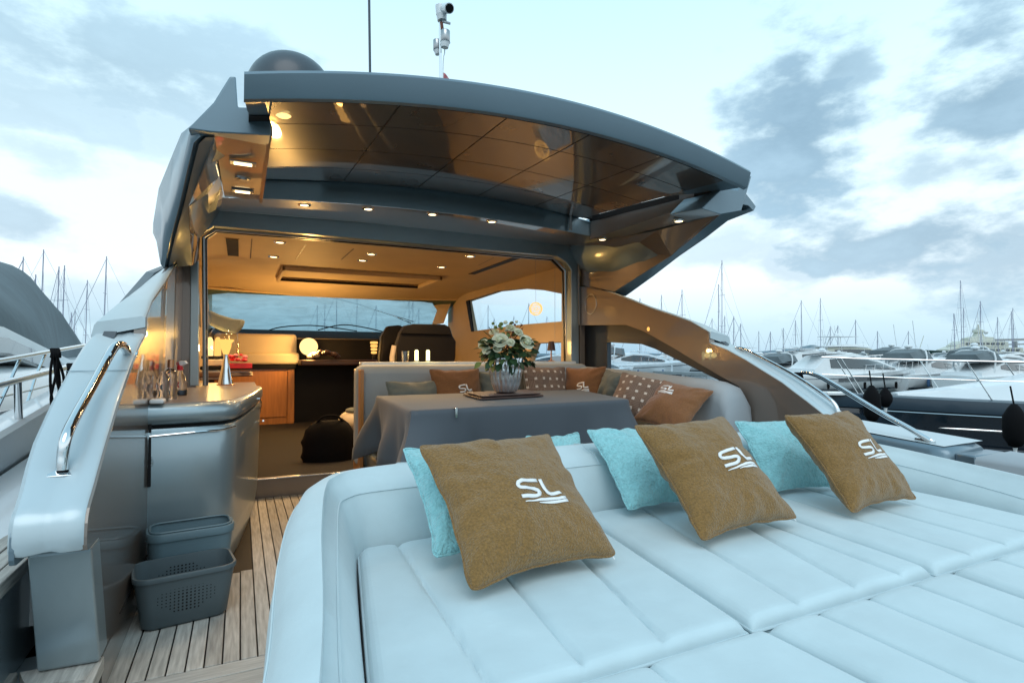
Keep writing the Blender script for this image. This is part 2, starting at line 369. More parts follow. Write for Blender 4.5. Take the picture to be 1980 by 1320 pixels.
# ================================================================== LARGE STRUCTURE
# water and far ground
w = MB().add([(-900, -600, -1.35), (1500, -600, -1.35), (1500, 1600, -1.35), (-900, 1600, -1.35)], [(0, 1, 2, 3)]).build('water', M['water']); struct(w)

# ---- own boat: cockpit sole -----------------------------------------------------
sole = MB().box(-.72, 3.75, -.6, 10.4, -.16, -.012).build('cockpit_deck', M['caulk']); struct(sole)
hullb = MB().box(-1.35, 4.05, -.9, 10.6, -1.6, -.162).build('own_hull', M['paint']); struct(hullb)
def plank(x0, x1, y0, y1, z=0, m=None, pts=None, parent=None, th=.011):
    mb = MB()
    if pts: mb.prism([(a, b, z-th) for a, b in pts], (0, 0, th))
    else: mb.box(x0, x1, y0, y1, z-th, z)
    return mb.build('plank', m or M['teak'], parent or sole, smooth=0, bevel=.0015, seg=1)
pw = .0585; gap = .0055
x = -.335; k = 0
while x < .95:
    y0 = 2.29; y1 = 4.80
    if x < .02: y1 = 3.19+max(0, (x+.1))*.3
    if x >= .02: y1 = 4.80
    if k < 7 and x < .02: pass
    plank(x, x+pw-gap, y0, y1, m=M['teak']); x += pw; k += 1
plank(0, 0, 0, 0, pts=[(-.40, 2.29), (-.341, 2.29), (-.341, 3.2), (-.40, 3.2)])      # margin boards
plank(0, 0, 0, 0, pts=[(-.40, 2.20), (.95, 2.20), (.95, 2.284), (-.40, 2.284)], m=M['teakx'])
plank(-.40, .95, 2.10, 2.195, m=M['teakx'])
for q in range(6): plank(-.40, .95, 1.5+q*.1, 1.5+q*.1+.0945, m=M['teakx'])

# port side steps
st = thing('side_step', 'teak topped grey steps climbing to the port side deck at the lower left corner', 'steps', (-.8, 2.2, -.16))
MB().box(-1.30, -.405, 1.55, 2.395, -.16, .105).build('riser', M['silver'], st, smooth=0, bevel=.004)
MB().box(-1.30, -.625, 1.78, 4.6, .1065, .405).build('riser', M['silver'], st, smooth=0, bevel=.004)
def tread(pts, z, th=.045):
    return MB().prism([(a, b, z-th) for a, b in pts], (0, 0, th)).build('tread_board', M['teak'], st, smooth=0, bevel=.004)
tread([(-.60, 2.235), (-.405, 2.235), (-.40, 2.06), (-.41, 2.10), (-.56, 2.14), (-.60, 2.235)], .13)
tread([(-.405, 2.235), (-.385, 2.235), (-.385, 1.55), (-.48, 1.55), (-.48, 2.03), (-.41, 2.09)], .131)
for q in range(9):
    a = -.485-q*.0585; tread([(a, 2.03 if q else 2.03), (a, 1.55), (a-.053, 1.55), (a-.053, 2.12 if q > 1 else 2.06+q*.03)], .13)
tread([(-1.2, 2.24), (-.605, 2.24), (-.605, 2.16), (-1.2, 2.13)], .1305)
for q in range(11):
    a = -.655-q*.0585; tread([(a, 2.9), (a, 2.00-q*.012), (a-.053, 1.99-q*.012), (a-.053, 2.9)], .45)
tread([(-.60, 1.965), (-.605, 1.90), (-1.3, 1.76), (-1.3, 1.845)], .4505)
tread([(-.61, 2.9), (-.61, 2.012), (-.65, 2.008), (-.65, 2.9)], .4503)
# port side deck and bulwark (own boat)
bw = struct(MB().loft([[V((-1.02, y, z-.45)), V((-.97, y, z-.02)), V((-.99, y, z)), V((-1.10, y, z)), V((-1.16, y, z-.03)), V((-1.3, y, z-1.1))] for y, z in ((1.2, .50), (2.0, .58), (2.96, .715), (4.5, .88), (7, 1.12), (10, 1.30))]).build('port_bulwark', M['white']))
struct(MB().box(-1.05, -.6, 2.41, 9.5, .2, .42).build('port_side_deck', M['white'], smooth=0))
struct(MB().add([(-.615, 2.5, .4), (-.615, 9.5, .9), (-.98, 9.5, .98), (-.98, 2.5, .5)], [(0, 1, 2, 3)]).build('port_side_ramp', M['white']))

# ---- fins (cockpit side mouldings) ------------------------------------------------
PATH = [(3.13, 1.232), (3.06, 1.205), (2.9, 1.155), (2.738, 1.083), (2.60, 1.013), (2.458, .942), (2.37, .886), (2.285, .834), (2.19, .772), (2.10, .708), (2.05, .676), (2.028, .661), (2.014, .646), (2.004, .622), (2.0, .585), (2.0, .560), (2.006, .545), (2.02, .540), (2.05, .539), (2.10, .539)]
FY = [(5.02, 1.86), (4.62, 1.80), (4.26, 1.705), (3.72, 1.52), (3.257, 1.38), (3.075, 1.295)]+[(a+.003, b+.005) for a, b in PATH[1:]]+[(2.24, .13), (2.24, .0), (5.02, .0)]
HOLE = [(4.80, 1.43), (4.05, 1.395), (3.80, 1.325), (3.53, 1.215), (2.97, .972), (2.80, .905), (2.72, .80), (4.80, .80)]
HOLE2 = [(4.50, 1.245), (3.98, 1.215), (3.80, 1.17), (3.10, .93), (3.0, .88), (4.50, .95)]
def fin(side):
    sg = 1 if side == 'r' else -1
    X0 = 3.12 if side == 'r' else 2*XC-3.12
    t = thing('cockpit_side_fin', 'glossy grey sloping side moulding with a cut-out window right of the dining sofa' if side == 'r' else 'glossy grey sloping side moulding left of the wet bar, pale rounded end by the steps', 'side moulding', (X0, 3.2, .13))
    inner = [(X0-sg*.008, y, z) for y, z in FY]; hole = [(X0-sg*.008, y, z-.008) for y, z in HOLE]
    MB().prism([(a_, b_, c_-.008) for a_, b_, c_ in inner], (sg*.05, 0, 0), [hole] if side == 'r' else []).build('inner_panel', M['paint_gloss'], t, smooth=0, bevel=.004)
    # outer skin and top cap
    X1 = X0+sg*.104
    if side == 'r':
        MB().prism([(X1, y, z) for y, z in [(5.02, 1.8), (4.26, 1.65), (3.257, 1.33), (2.738, 1.03), (2.2, .72), (2.25, .2), (5.02, .2)]], (sg*.05, 0, 0), [[(X1, y, z) for y, z in HOLE2]]).build('window_surround', M['dome'], t, smooth=0, bevel=.003)
        MB().prism([(X1+sg*.02, y, z) for y, z in [(4.52, 1.26), (3.9, 1.23), (2.98, .90), (2.98, .86), (4.52, .93)]], (sg*.006, 0, 0)).build('window_pane', M['pane'], t, smooth=0)
    else:
        MB().prism([(X1, y, z) for y, z in [(5.02, 1.8), (4.26, 1.65), (3.257, 1.33), (2.738, 1.03), (2.2, .72), (2.25, .2), (5.02, .2)]], (sg*.05, 0, 0)).build('window_surround', M['dome'], t, smooth=0, bevel=.003)
    path_ = [(a, b, .195-.022*sst(-a, -2.3, -2.02)) for a, b in PATH]
    rows = []
    for k_, (y, z, w_) in enumerate(path_):
        a_, b_ = path_[max(0, k_-1)], path_[min(len(path_)-1, k_+1)]
        ty, tz = b_[0]-a_[0], b_[1]-a_[1]; l_ = math.hypot(ty, tz); ny_, nz_ = tz/l_, -ty/l_
        if k_ < 8 and nz_ < 0: ny_, nz_ = -ny_, -nz_
        row = []
        for xo_, no_ in ((-.003, -.03), (-.003, -.012), (0, -.003), (.008, .001), (w_*.30, .002), (w_*.44, -.006), (w_*.56, -.005), (w_*.80, .002), (w_-.012, -.001), (w_, -.012), (w_+.004, -.05)):
            row.append(V((X0+sg*xo_, y+ny_*no_, z+nz_*no_)))
        rows.append(row)
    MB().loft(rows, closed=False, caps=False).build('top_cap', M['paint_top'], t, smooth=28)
    MB().prism([(X0+sg*.155, y, z-.02) for y, z, w_ in path_], (sg*.012, 0, 0)).build('outer_cheek', M['paint'], t, smooth=0)
    MB().prism([(X0-sg*.011, 2.19, .132), (X0-sg*.011, 2.035, .541), (X0+sg*.140, 2.045, .541), (X0+sg*.150, 2.20, .132)], (0, .12, 0)).build('pillar', M['silver'], t, smooth=0, bevel=.012, seg=3)
    # upper wedge
    up = []
    for (y, z, w_) in ((3.06, 1.288, .19), (3.257, 1.383, .15), (3.45, 1.445, .13), (3.72, 1.525, .115), (4.0, 1.62, .095), (4.28, 1.708, .07), (4.7, 1.80, .09)):
        up.append([V((X0-sg*.003, y, z-.05)), V((X0-sg*.003, y, z-.006)), V((X0+sg*.012, y, z)), V((X0+sg*(w_-.01), y, z-.03)), V((X0+sg*w_, y, z-.045)), V((X0+sg*(w_+.01), y, z-.09)), V((X0+sg*(w_+.01), y, z-.10))])
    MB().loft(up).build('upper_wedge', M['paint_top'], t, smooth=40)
    return t
finR = fin('r'); finL = fin('l')
MB().box(-.3915, -.3885, 2.52, 4.7, .150, .154).build('panel_joint', M['void'], finL, smooth=0)
MB().loft([[V((-.594+.004*(k_ % 2), 2.655, 1.045)), V((-.40, 2.655, 1.047)), V((-.40, 2.659, 1.049)), V((-.594, 2.659, 1.047))] for k_ in (0, 1)]).build('cap_joint', M['paint'], finL, smooth=0)
# speaker on right fin and plinth strips
sp = thing('speaker', 'round flush speaker grille low on the glossy side wall right of the door', 'speaker', (3.115, 4.7, 1.6))
c = P(1143, 588, X=3.117); mt = Matrix.Rotation(-math.pi/2, 3, 'Y')
MB().lathe([(0, .004), (.088, .004), (.09, 0)], c, 32, mt).build('grille', M['paint_gloss'], sp)
MB().lathe([(.09, 0), (.092, .010), (.102, .010), (.105, 0)], c, 32, mt).build('ring', M['satin'], sp)
cl = thing('courtesy_light', 'small amber courtesy light glowing on the slope of the right side wall', 'light', (3.11, 4.0, 1.5))
c = P(1254, 636, X=3.114); MB().lathe([(0, .006), (.016, .005), (.02, 0)], c, 12, mt).build('lens', M['glow'], cl)

# starboard quarter coaming
qc = thing('quarter_coaming', 'grey rounded deck coaming with pale top at the right edge beyond the sunpad', 'coaming', (3.6, 1.5, 0))
MB().loft([[V((a, y, .1)), V((a, y, z-.03)), V((a+.03, y, z)), V((3.80, y, z+.01)), V((3.86, y, z-.03)), V((3.9, y, -.5))] for y, z, a in ((4.6, .80, 3.35), (3.0, .70, 3.40), (2.2, .63, 3.46), (1.80, .605, 3.46), (1.735, .60, 3.47), (1.70, .58, 3.50))]).build('coaming_body', M['paint'], qc, smooth=50)
MB().box(3.52, 3.83, 1.60, 1.70, .1, .575).build('end_post', M['paint'], qc, bevel=.01)
MB().loft([[V((3.47, y, .05)), V((3.47, y, z-.02)), V((3.49, y, z)), V((3.84, y, z+.005)), V((3.86, y, z-.02)), V((3.9, y, -.5))] for y, z in ((1.585, .575), (.9, .56), (-.4, .55))]).build('aft_cushion', M['sofa'], qc, smooth=50)
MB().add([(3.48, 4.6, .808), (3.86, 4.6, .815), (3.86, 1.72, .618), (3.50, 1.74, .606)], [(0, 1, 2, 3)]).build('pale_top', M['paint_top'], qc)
struct(MB().box(2.6, 3.5, -.5, 2.2, -.01, .02).build('starboard_sole', M['caulk'], smooth=0))

# ---- hardtop ----------------------------------------------------------------------
def arch(x): return clamp(1-((x-1.42)/1.40)**2, -.2, 1)
ROOF_T, ROOF_F = 2.42, 4.03
def under(x, y):
    t = (y-ROOF_T)/(ROOF_F-ROOF_T)
    return (2.118+.160*arch(x))*(1-t)+(2.262+.094*arch(x))*t
def toph(x, y): return under(x, y)+.092+.024*arch(x)+.02*min(1, (y-ROOF_T)/.4)
ht = thing('sliding_hardtop', 'arched grey sliding sunroof panel with glossy underside tinted by warm light over the cockpit', 'sunroof', (1.4, ROOF_T, 2.2))
def rx(s, y):
    k = (y-ROOF_T)/(ROOF_F-ROOF_T)
    return (.0+.11*sst(k, 0, .5))+(2.77-.0-(.11+.16)*sst(k, 0, .5))*s
mb = MB()
ny = 16; rows = []
for i in range(ny+1):
    y = ROOF_T+(ROOF_F+1.2-ROOF_T)*i/ny; r = []
    for j in range(41):
        x = rx(j/40, min(y, ROOF_F)); r.append(V((x, y, under(x, min(y, ROOF_F))+.012)))
    for j in range(40, -1, -1):
        x = rx(j/40, min(y, ROOF_F)); r.append(V((x, y+(.03 if i == 0 else 0), toph(x, min(y, ROOF_F)))))
    rows.append(r)
mb.loft(rows); mb.build('roof_shell', M['paint'], ht, smooth=40)
# aft fascia lip, slightly deeper than the shell
mb = MB(); rows = []
for j in range(41):
    x = 2.77*j/40-.0; z0 = under(x, ROOF_T); z1 = toph(x, ROOF_T)
    rows.append([V((x, ROOF_T-.008, z0-.0)), V((x, ROOF_T-.014, z0+.012)), V((x, ROOF_T-.038, z1-.006)), V((x, ROOF_T-.030, z1+.008)), V((x, ROOF_T+.07, z1+.014)), V((x, ROOF_T+.05, z0+.02)), V((x, ROOF_T+.018, z0-.003))])
mb.loft(rows); mb.build('aft_fascia', M['paint'], ht, smooth=40)
gx = [.10, .63, 1.165, 1.65, 2.14, 2.62]; gy = [2.452, 2.76, 3.21, 3.63, 4.00]
for i in range(5):
    for j in range(4):
        x0, x1, y0, y1 = gx[i]+.004, gx[i+1]-.004, gy[j]+.004, gy[j+1]-.004
        fn = lambda u, v, x0=x0, x1=x1, y0=y0, y1=y1: V((x0+(x1-x0)*u, y0+(y1-y0)*v, under(x0+(x1-x0)*u, y0+(y1-y0)*v)))
        m_ = MB(); m_.grid(fn, 9, 5); m_.add([V(q)+V((0, 0, .009)) for q in m_.v], m_.f)
        ring = [k_ for k_ in range(45) if True]
        # side walls
        edge = [i_*5 for i_ in range(9)]+[8*5+j_ for j_ in range(1, 5)]+[i_*5+4 for i_ in range(7, -1, -1)]+[j_ for j_ in range(3, 0, -1)]
        m_.f += [(edge[a], edge[(a+1) % len(edge)], edge[(a+1) % len(edge)]+45, edge[a]+45) for a in range(len(edge))]
        m_.build('ceiling_panel', M['liner'], ht, smooth=30)
MB().loft([[V((x, y_, under(x, 4.0)+.02)) for y_ in (4.0, 4.03)]+[V((x, 4.03, under(x, 4)+.12)), V((x, 4.0, under(x, 4)+.12))] for x in (.03, .6, 1.1, 1.6, 2.1, 2.79)]).build('rubber_seal', M['void'], ht)

hf = thing('hardtop_frame', 'fixed grey hardtop surround with side arms, cross beam and lit soffit above the cabin door', 'hardtop', (1.4, 4.8, 2.2))
# cross beam (aft face at Y=4.06) with arched top
def bz0(x): return 2.148+.058*arch(x)
def bz1(x): return under(x, 4.03)+.012
rows = []
for j in range(33):
    x = .06+2.70*j/32; rows.append([V((x, 4.055, bz0(x))), V((x, 4.052, bz1(x)-.01)), V((x, 4.06, bz1(x))), V((x, 4.12, bz1(x))), V((x, 4.12, bz0(x)+.01))])
MB().loft(rows).build('cross_beam', M['silver'], hf, smooth=40)
def sof(x, y):
    t = clamp((y-4.06)/.76); return bz0(x)*(1-t)+(2.25-.02*(1-arch(x)))*t
def soffx(u): return -.10+2.95*u
MB().grid(lambda u, v: V((-.33+3.42*u, 4.07+.76*v, sof(-.33+3.42*u, 4.07+.76*v))), 33, 6).build('soffit', M['paint_gloss'], hf, smooth=60)
# side arms: soffit strip, inner liner face, outer skin, ear
for side in ('l', 'r'):
    T = (lambda q: V(q)) if side == 'l' else (lambda q: V((2.84-q[0], q[1], q[2])))
    ps = [[(-.115, 2.80, 2.085), (.122, 2.80, 2.125)], [(-.112, 3.3, 2.105), (.115, 3.3, 2.125)], [(-.108, 3.85, 2.13), (.108, 3.80, 2.13)], [(-.105, 4.10, 2.15), (.105, 4.07, 2.148)]]
    MB().loft([[T(a), T(b), T((b[0], b[1], b[2]+.10)), T((a[0], a[1], a[2]+.10))] for a, b in ps]).build('arm_soffit', M['paint_gloss'], hf, smooth=30)
    # inner faces: strip outer edge -> crease -> lower edge  (right-hand coordinates mirrored about XC+.06)
    XQ = lambda x: 2.84-x
    A_ = [(XQ(2.955), 2.80, 2.083), (XQ(2.955), 3.45, 2.10), (XQ(2.95), 4.12, 2.15), (XQ(2.945), 4.80, 2.25)]
    B_ = [(XQ(2.957), 2.81, 2.078), (XQ(3.10), 3.45, 1.915), (XQ(3.115), 4.12, 2.03), (XQ(3.12), 4.82, 2.15)]
    C_ = [(XQ(2.958), 2.82, 2.073), (XQ(3.105), 3.46, 1.910), (XQ(3.135), 4.26, 1.71), (XQ(3.13), 4.82, 1.835)]
    mb = MB(); mb.add([T(q) for q in A_+B_+C_], [(0, 1, 5, 4), (1, 2, 6, 5), (2, 3, 7, 6), (4, 5, 9, 8), (5, 6, 10, 9), (6, 7, 11, 10)])
    mb.build('arm_liner', M['paint_gloss'], hf, smooth=0)
    sec = []; band = []
    for y, tz, tx, mz, mx, lz, lx in ((2.80 if side == 'l' else 2.62, 2.21, .03, 2.13, -.15, 2.075, -.17), (2.86, 2.23, .0, 2.15, -.20, 2.062, -.20), (3.1, 2.27, -.03, 2.18, -.27, 1.99, -.245), (3.42, 2.33, -.07, 2.16, -.34, 1.91, -.30), (3.8, 2.39, -.11, 2.08, -.44, 1.80, -.375), (4.26, 2.41, -.13, 1.97, -.52, 1.675, -.455), (4.5, 2.42, -.14, 1.95, -.55, 1.72, -.45), (5.0, 2.43, -.15, 2.0, -.58, 1.82, -.50), (5.25, 2.44, -.15, 2.12, -.60, 2.06, -.56), (8.8, 2.35, -.12, 2.12, -.60, 2.06, -.56)):
        lx_ = lx
        if side == 'r' and y < 4.9: mx = mx*.55-.14; lx = lx*.7-.11
        sec.append([T(V((tx+.05, y, tz-.10))), T(V((tx, y, tz))), T(V((tx-.07, y, tz-.03))), T(V(((tx+mx)/2-.05, y, (tz+mz)/2+.02))), T(V((mx, y, mz))), T(V((lx-.02, y, lz+.03))), T(V((lx, y, lz))), T(V((lx+.05, y, lz+.03)))])
        if y < 4.6: band.append(T(V((lx+.02, y, lz-.002))))
    MB().loft(sec).build('arm_outer_skin', M['paint'], hf, smooth=60, weld=True)
    Cq = [(XQ(2.955), 2.79 if side == 'l' else 2.68, 2.078), (XQ(2.958), 2.85, 2.073), (XQ(2.99), 3.0, 2.04), (XQ(3.05), 3.25, 1.97), (XQ(3.105), 3.46, 1.910), (XQ(3.12), 3.85, 1.81), (XQ(3.135), 4.26, 1.71), (XQ(3.135), 4.5, 1.76)]
    MB().loft([[T(a), b] for a, b in zip(Cq, band[:8])], closed=False).build('arm_underside', M['paint'], hf, smooth=60)
    # dark rubber gap between sliding panel and arm
    MB().loft([[T(V((xa_, y, under(xa_, min(y, 4.0))+dz_))) for xa_, dz_ in ((.12, .006), (.02, .006), (.02, .05), (.12, .05))] for y in (2.66, 3.0, 3.5, 4.05)]).build('rubber_gap', M['void'], hf, smooth=0)
    MB().loft([[T(V((.118, y, 2.12))), T(V((.116, y, under(.12, min(y, 4.0))+.02))), T(V((.10, y, under(.12, min(y, 4.0))+.02))), T(V((.10, y, 2.12)))] for y in (2.82, 3.3, 3.8, 4.04)]).build('arm_inner_side', M['paint_gloss'], hf, smooth=30)
    if side == 'l':
        pts = [(444, 148), (456, 148), (460, 207), (524, 209), (525, 262), (409, 256), (363, 249), (413, 198)]
        poly = [P(a, b, Y=2.74) for a, b in pts]
    else:
        pts = [(1454, 340), (1447, 342), (1426, 368), (1396, 362), (1357, 403), (1396, 415), (1434, 408)]
        poly = [P(a, b, Y=2.60) for a, b in pts]
    MB().prism(poly, (0, .34 if side == 'l' else .30, 0.03)).build('ear', M['paint'], hf, smooth=30, bevel=.006)
# faceted lit panel inside left arm corner
MB().add([P(409.5, 273.5, Y=2.95), P(428, 366, Y=3.82), P(417, 406, Y=4.12), P(369, 428, Y=4.80), P(344, 404, Y=4.2)], [(0, 1, 2, 3, 4)]).build('corner_facet', M['paint'], hf)
# header frame round the cabin door opening
YD = 4.82
outer = [P(369, 429, Y=YD), P(425, 405, Y=YD), P(860, 441, Y=YD), P(1091, 468, Y=YD), P(1118, 492, Y=YD), P(1120, 720, Y=YD), V((3.11, YD, .13)), V((3.02, YD, .13)), P(1105, 700, Y=YD), P(1105, 523, Y=YD), P(1095, 507, Y=YD), P(1077, 495, Y=YD), P(760, 467, Y=YD), P(414, 437, Y=YD), P(384, 454, Y=YD), P(384, 746, Y=YD), P(366, 746, Y=YD)]
MB().prism(outer, (0, .10, 0)).build('door_frame', M['silver'], hf, smooth=0, bevel=.006)
for k_, (off, yy, m_) in enumerate(((.012, 4.93, M['satin']), (.035, 4.97, M['void']), (.045, 5.0, M['satin']))):
    path = [P(394+off*120, 745, Y=yy), P(392+off*120, 458+off*90, Y=yy), P(416+off*60, 443+off*90, Y=yy), P(760, 470+off*110, Y=yy), P(1071-off*120, 498+off*90, Y=yy), P(1094-off*130, 523+off*50, Y=yy), P(1098-off*130, 705, Y=yy)]
    MB().tube(path, .014, 6).build('door_track', m_, hf)
# trim lines
MB().tube([P(345, 406, Y=4.78), P(370, 429, Y=4.80), P(425, 406, Y=4.80), P(860, 442, Y=4.80), P(1091, 469, Y=4.80), P(1118, 492, Y=4.8), P(1120, 628, Y=4.8)], .007, 6).build('trim_bead', M['satin'], hf)
MB().box(-.60, -.25, 4.825, 4.95, -.01, 2.16).build('port_jamb', M['cream'], hf, smooth=0) if False else None
jl = [V((-.52, 4.83, .1)), V((-.30, 4.83, .1)), V((-.30, 4.83, 1.97)), V((-.33, 4.83, 2.11)), V((-.48, 4.83, 1.95)), V((-.52, 4.83, 1.8))]
MB().prism(jl, (0, .10, 0)).build('jamb_panel', M['paint_gloss'], hf, smooth=0)

# downlights
def downlight(loc, name='downlight', label='', nrm=V((0, 0, -1)), rect=False, energy=2.0, group=None, r=.030):
    t = thing(name, label, 'downlight', loc, group)
    loc = V(loc)
    if rect:
        MB().box(loc.x-.062, loc.x+.062, loc.y-.032, loc.y+.032, loc.z-.005, loc.z+.003).build('trim_ring', M['satin'], t, bevel=.004)
        MB().box(loc.x-.042, loc.x+.042, loc.y-.017, loc.y+.017, loc.z-.009, loc.z-.0055).build('lens', M['lens'], t, bevel=.002)
    else:
        MB().lathe([(r*.95, -.002), (r*1.0, -.008), (r*1.45, -.006), (r*1.55, 0)], loc, 20).build('trim_ring', M['chrome'], t)
        MB().lathe([(0, -.0065), (r*.9, -.0065), (r*.92, -.002)], loc, 16).build('lens', M['lens'], t)
    bulb(loc+V((0, 0, -.035)), energy, parent=t, r=.03, spot=150)
    return t
for k_, (px, py) in enumerate(((591, 386), (712, 404), (836, 416), (951, 429))):
    q = P(px, py, Z=2.20); q.y = 4.2 if k_ == 0 else q.y; q.z = sof(q.x, q.y)-.001
    downlight(q, label=('leftmost of the four lights in the lit strip above the cabin door', 'second light from the left in the strip above the cabin door', 'third light from the left in the strip above the cabin door', 'fourth and rightmost light in the strip above the cabin door')[k_], energy=7, group='hardtop downlights')
downlight((.0, 3.15, 2.092), label='rectangular light on the left hardtop arm, the one nearer the viewer', rect=True, energy=6, group='hardtop downlights')
downlight((.0, 3.80, 2.122), label='rectangular light on the left hardtop arm, the one nearer the cabin door', rect=True, energy=6, group='hardtop downlights')
downlight((2.85, 4.04, 2.135), label='right hardtop arm light close to the door corner', energy=7, group='hardtop downlights')
downlight((2.86, 3.10, 2.092), label='right hardtop arm light near the outer tip of the arm', energy=7, group='hardtop downlights')
vent = thing('ceiling_speaker', 'small round chrome fitting between the two lights of the left hardtop arm', 'fitting', (0, 3.45, 2.11))
MB().lathe([(0, -.012), (.018, -.012), (.022, -.004), (.035, -.007), (.042, 0)], (0, 3.47, 2.108), 18).build('ring', M['satin'], vent)
# grab post glint and hook under panel apex
pin = thing('hatch_strut', 'short pale metal post hanging at the apex of the sunroof seal, right of the door', 'post', (2.45, 4.0, 2.2))
q = P(1103, 400, Y=4.02); q2 = P(1103, 444, Y=4.02)
MB().tube([q, q2], .016, 10).build('rod', M['satin'], pin)

# ---- cabin interior ----------------------------------------------------------------
XL, XR = -.42, 3.2; ZF = .148; ZC = 2.15
struct(MB().box(-.42, 3.2, 4.84, 10.3, .05, ZF).build('cabin_floor', M['carpet'], smooth=0))
sill = thing('door_sill', 'dark step with a bright metal edge at the cabin door', 'step', (.6, 4.8, 0))
MB().box(-.10, 3.1, 4.80, 4.835, -.01, .140).build('riser', M['paint_gloss'], sill, smooth=0)
MB().box(-.10, 3.1, 4.785, 4.84, .141, .152).build('edge_strip', M['satin'], sill, smooth=0, bevel=.003)
def ceil_z(y):
    if y < 8.2: return ZC
    return ZC-(ZC-2.02)*((y-8.2)/.8)**1.5
ceil = MB(); ys = [4.95, 6.4, 7.6, 8.2, 8.4, 8.6, 8.8, 9.0]
xs = [XL-.15, XL+.25, 1.4, XR-.5, XR+.15]
ceil.grid(lambda u, v: V((xs[int(round(u*4))], ys[int(round(v*7))], ceil_z(ys[int(round(v*7))])-(.06 if int(round(u*4)) in (0, 4) else 0))), 5, 8)
cl_ = ceil.build('cabin_ceiling', M['cream'], smooth=60); struct(cl_)
# ceiling panel joints and hatch as parts of the ceiling
for (a, b) in (((572, 470), (572, 502)),):
    pass
def jointline(p1, p2, w_=.006):
    a, b = P(*p1, Z=ZC-.003), P(*p2, Z=ZC-.003); n_ = (b-a).normalized().cross(V((0, 0, 1)))*w_
    MB().add([a-n_, b-n_, b+n_, a+n_], [(0, 1, 2, 3)]).build('panel_joint', M['brown_lam'], cl_, smooth=0)
jointline((592, 472), (572, 502)); jointline((684, 481), (660, 502)); jointline((487, 462), (484, 500), .004); jointline((955, 498), (925, 513), .004)
hx0, hx1, hy0, hy1 = .42, 2.35, 6.9, 8.0
for (a, b, c_, d) in ((hx0, hx1, hy1-.10, hy1), (hx0, hx1, hy0, hy0+.03), (hx0, hx0+.04, hy0, hy1), (hx1-.04, hx1, hy0, hy1)):
    MB().box(a, b, c_, d, ZC-.055, ZC-.001).build('hatch_frame', M['cream'], cl_, smooth=0, bevel=.01)
MB().box(hx0+.04, hx1-.04, hy1-.115, hy1-.104, ZC-.05, ZC-.02).build('hatch_shadow_gap', M['void'], cl_, smooth=0)
for (px, py, w_, l_) in ((450, 478, .05, .9), (952, 514, .04, 1.3)):
    v_ = thing('air_vent', 'long dark slot vent in the cabin ceiling at the left' if px < 600 else 'long dark slot vent in the cabin ceiling at the right', 'vent', P(px, py, Z=ZC))
    q = P(px, py, Z=ZC); MB().box(q.x-w_, q.x+w_, q.y-l_/2, q.y+l_/2, ZC-.012, ZC-.001).build('slot', M['black'], v_, smooth=0)
    MB().box(q.x-w_-.01, q.x+w_+.01, q.y-l_/2-.01, q.y+l_/2+.01, ZC-.006, ZC-.002).build('frame', M['cream'], v_, smooth=0)
# walls
wl = struct(MB().prism([(XL, 4.95, ZF), (XL, 10.2, ZF), (XL, 10.2, 2.1), (XL, 4.95, 2.16)], (-.08, 0, 0), [[(XL, 5.5, 1.42), (XL, 7.6, 1.45), (XL, 7.2, 1.80), (XL, 5.8, 1.85)]]).build('cabin_wall_port', M['cream'], smooth=0, bevel=.01))
mpn = MB().box(XL-.05, XL-.045, 5.4, 7.7, 1.38, 1.9).build('window_pane', M['pane'], wl, smooth=0)
w1 = [P(a, b, X=XR) for a, b in ((903, 582), (960, 563), (1010, 558), (1050, 561), (1085, 568), (1085, 621), (1000, 628), (914, 640))]
w2 = [P(a, b, X=XR) for a, b in ((1022, 700), (1034, 664), (1084, 662), (1084, 702))]
wr = struct(MB().prism([(XR, 4.95, ZF), (XR, 9.1, ZF), (XR, 9.1, 2.12), (XR, 4.95, 2.16)], (.09, 0, 0), [w1, w2]).build('cabin_wall_starboard', M['cream'], smooth=0, bevel=.012))
MB().prism([q+V((.06, 0, 0)) for q in w1], (.006, 0, 0)).build('window_pane', M['pane'], wr, smooth=0)
MB().prism([q+V((.06, 0, 0)) for q in w2], (.006, 0, 0)).build('window_pane', M['pane'], wr, smooth=0)
# pillar between side window and quarter light, quarter light glazing bar
pl = thing('window_pillar', 'cream curved pillar beside the right cabin window, glowing at its foot', 'pillar', (3.1, 8.3, ZF))
MB().prism([P(883, 585, Y=8.9), P(903, 582, Y=8.4), P(918, 698, Y=8.0), P(903, 700, Y=8.6)], (0, .05, -.0)).build('post', M['cream'], pl, smooth=0, bevel=.01)
MB().prism([P(903, 582, X=3.19), P(909, 580, X=3.19), P(917, 640, X=3.19), P(913, 641, X=3.19)], (-.02, 0, 0)).build('black_edge', M['black'], pl, smooth=0)
MB().tube([P(875, 600, Y=9.1), P(882, 660, Y=9.1)], .025, 6).build('glazing_bar', M['black'], pl)
# windscreen: frame + crinkled cover
ws = thing('windscreen', 'wide raked windscreen with crinkled blue-grey sun cover at the front of the cabin', 'windscreen', (1.4, 10, 1.5))
def wsf(u, v):
    x = -.42+3.62*u; y = 9.0+1.2*(1-v)-.35*(abs(2*u-1)**2.5); z = 1.535+.50*v
    return V((x, y, z))
MB().grid(lambda u, v: wsf(u, v)+V((0, .012*noise.noise(V((u*26, v*5, 2)))+.0, 0)), 60, 16).build('sun_cover', M['screen'], ws, smooth=180)
MB().tube([wsf(i/24, 0)+V((0, -.02, 0)) for i in range(25)], .02, 6).build('lower_frame', M['black'], ws)
MB().tube([wsf(i/24, 1)+V((0, -.02, .01)) for i in range(25)], .022, 6).build('upper_frame', M['cream'], ws)
MB().tube([P(705, 592, D=9.3), P(760, 610, D=9.3), P(795, 625, D=9.3)], .008, 5).build('cover_seam', M['chrome'], ws)
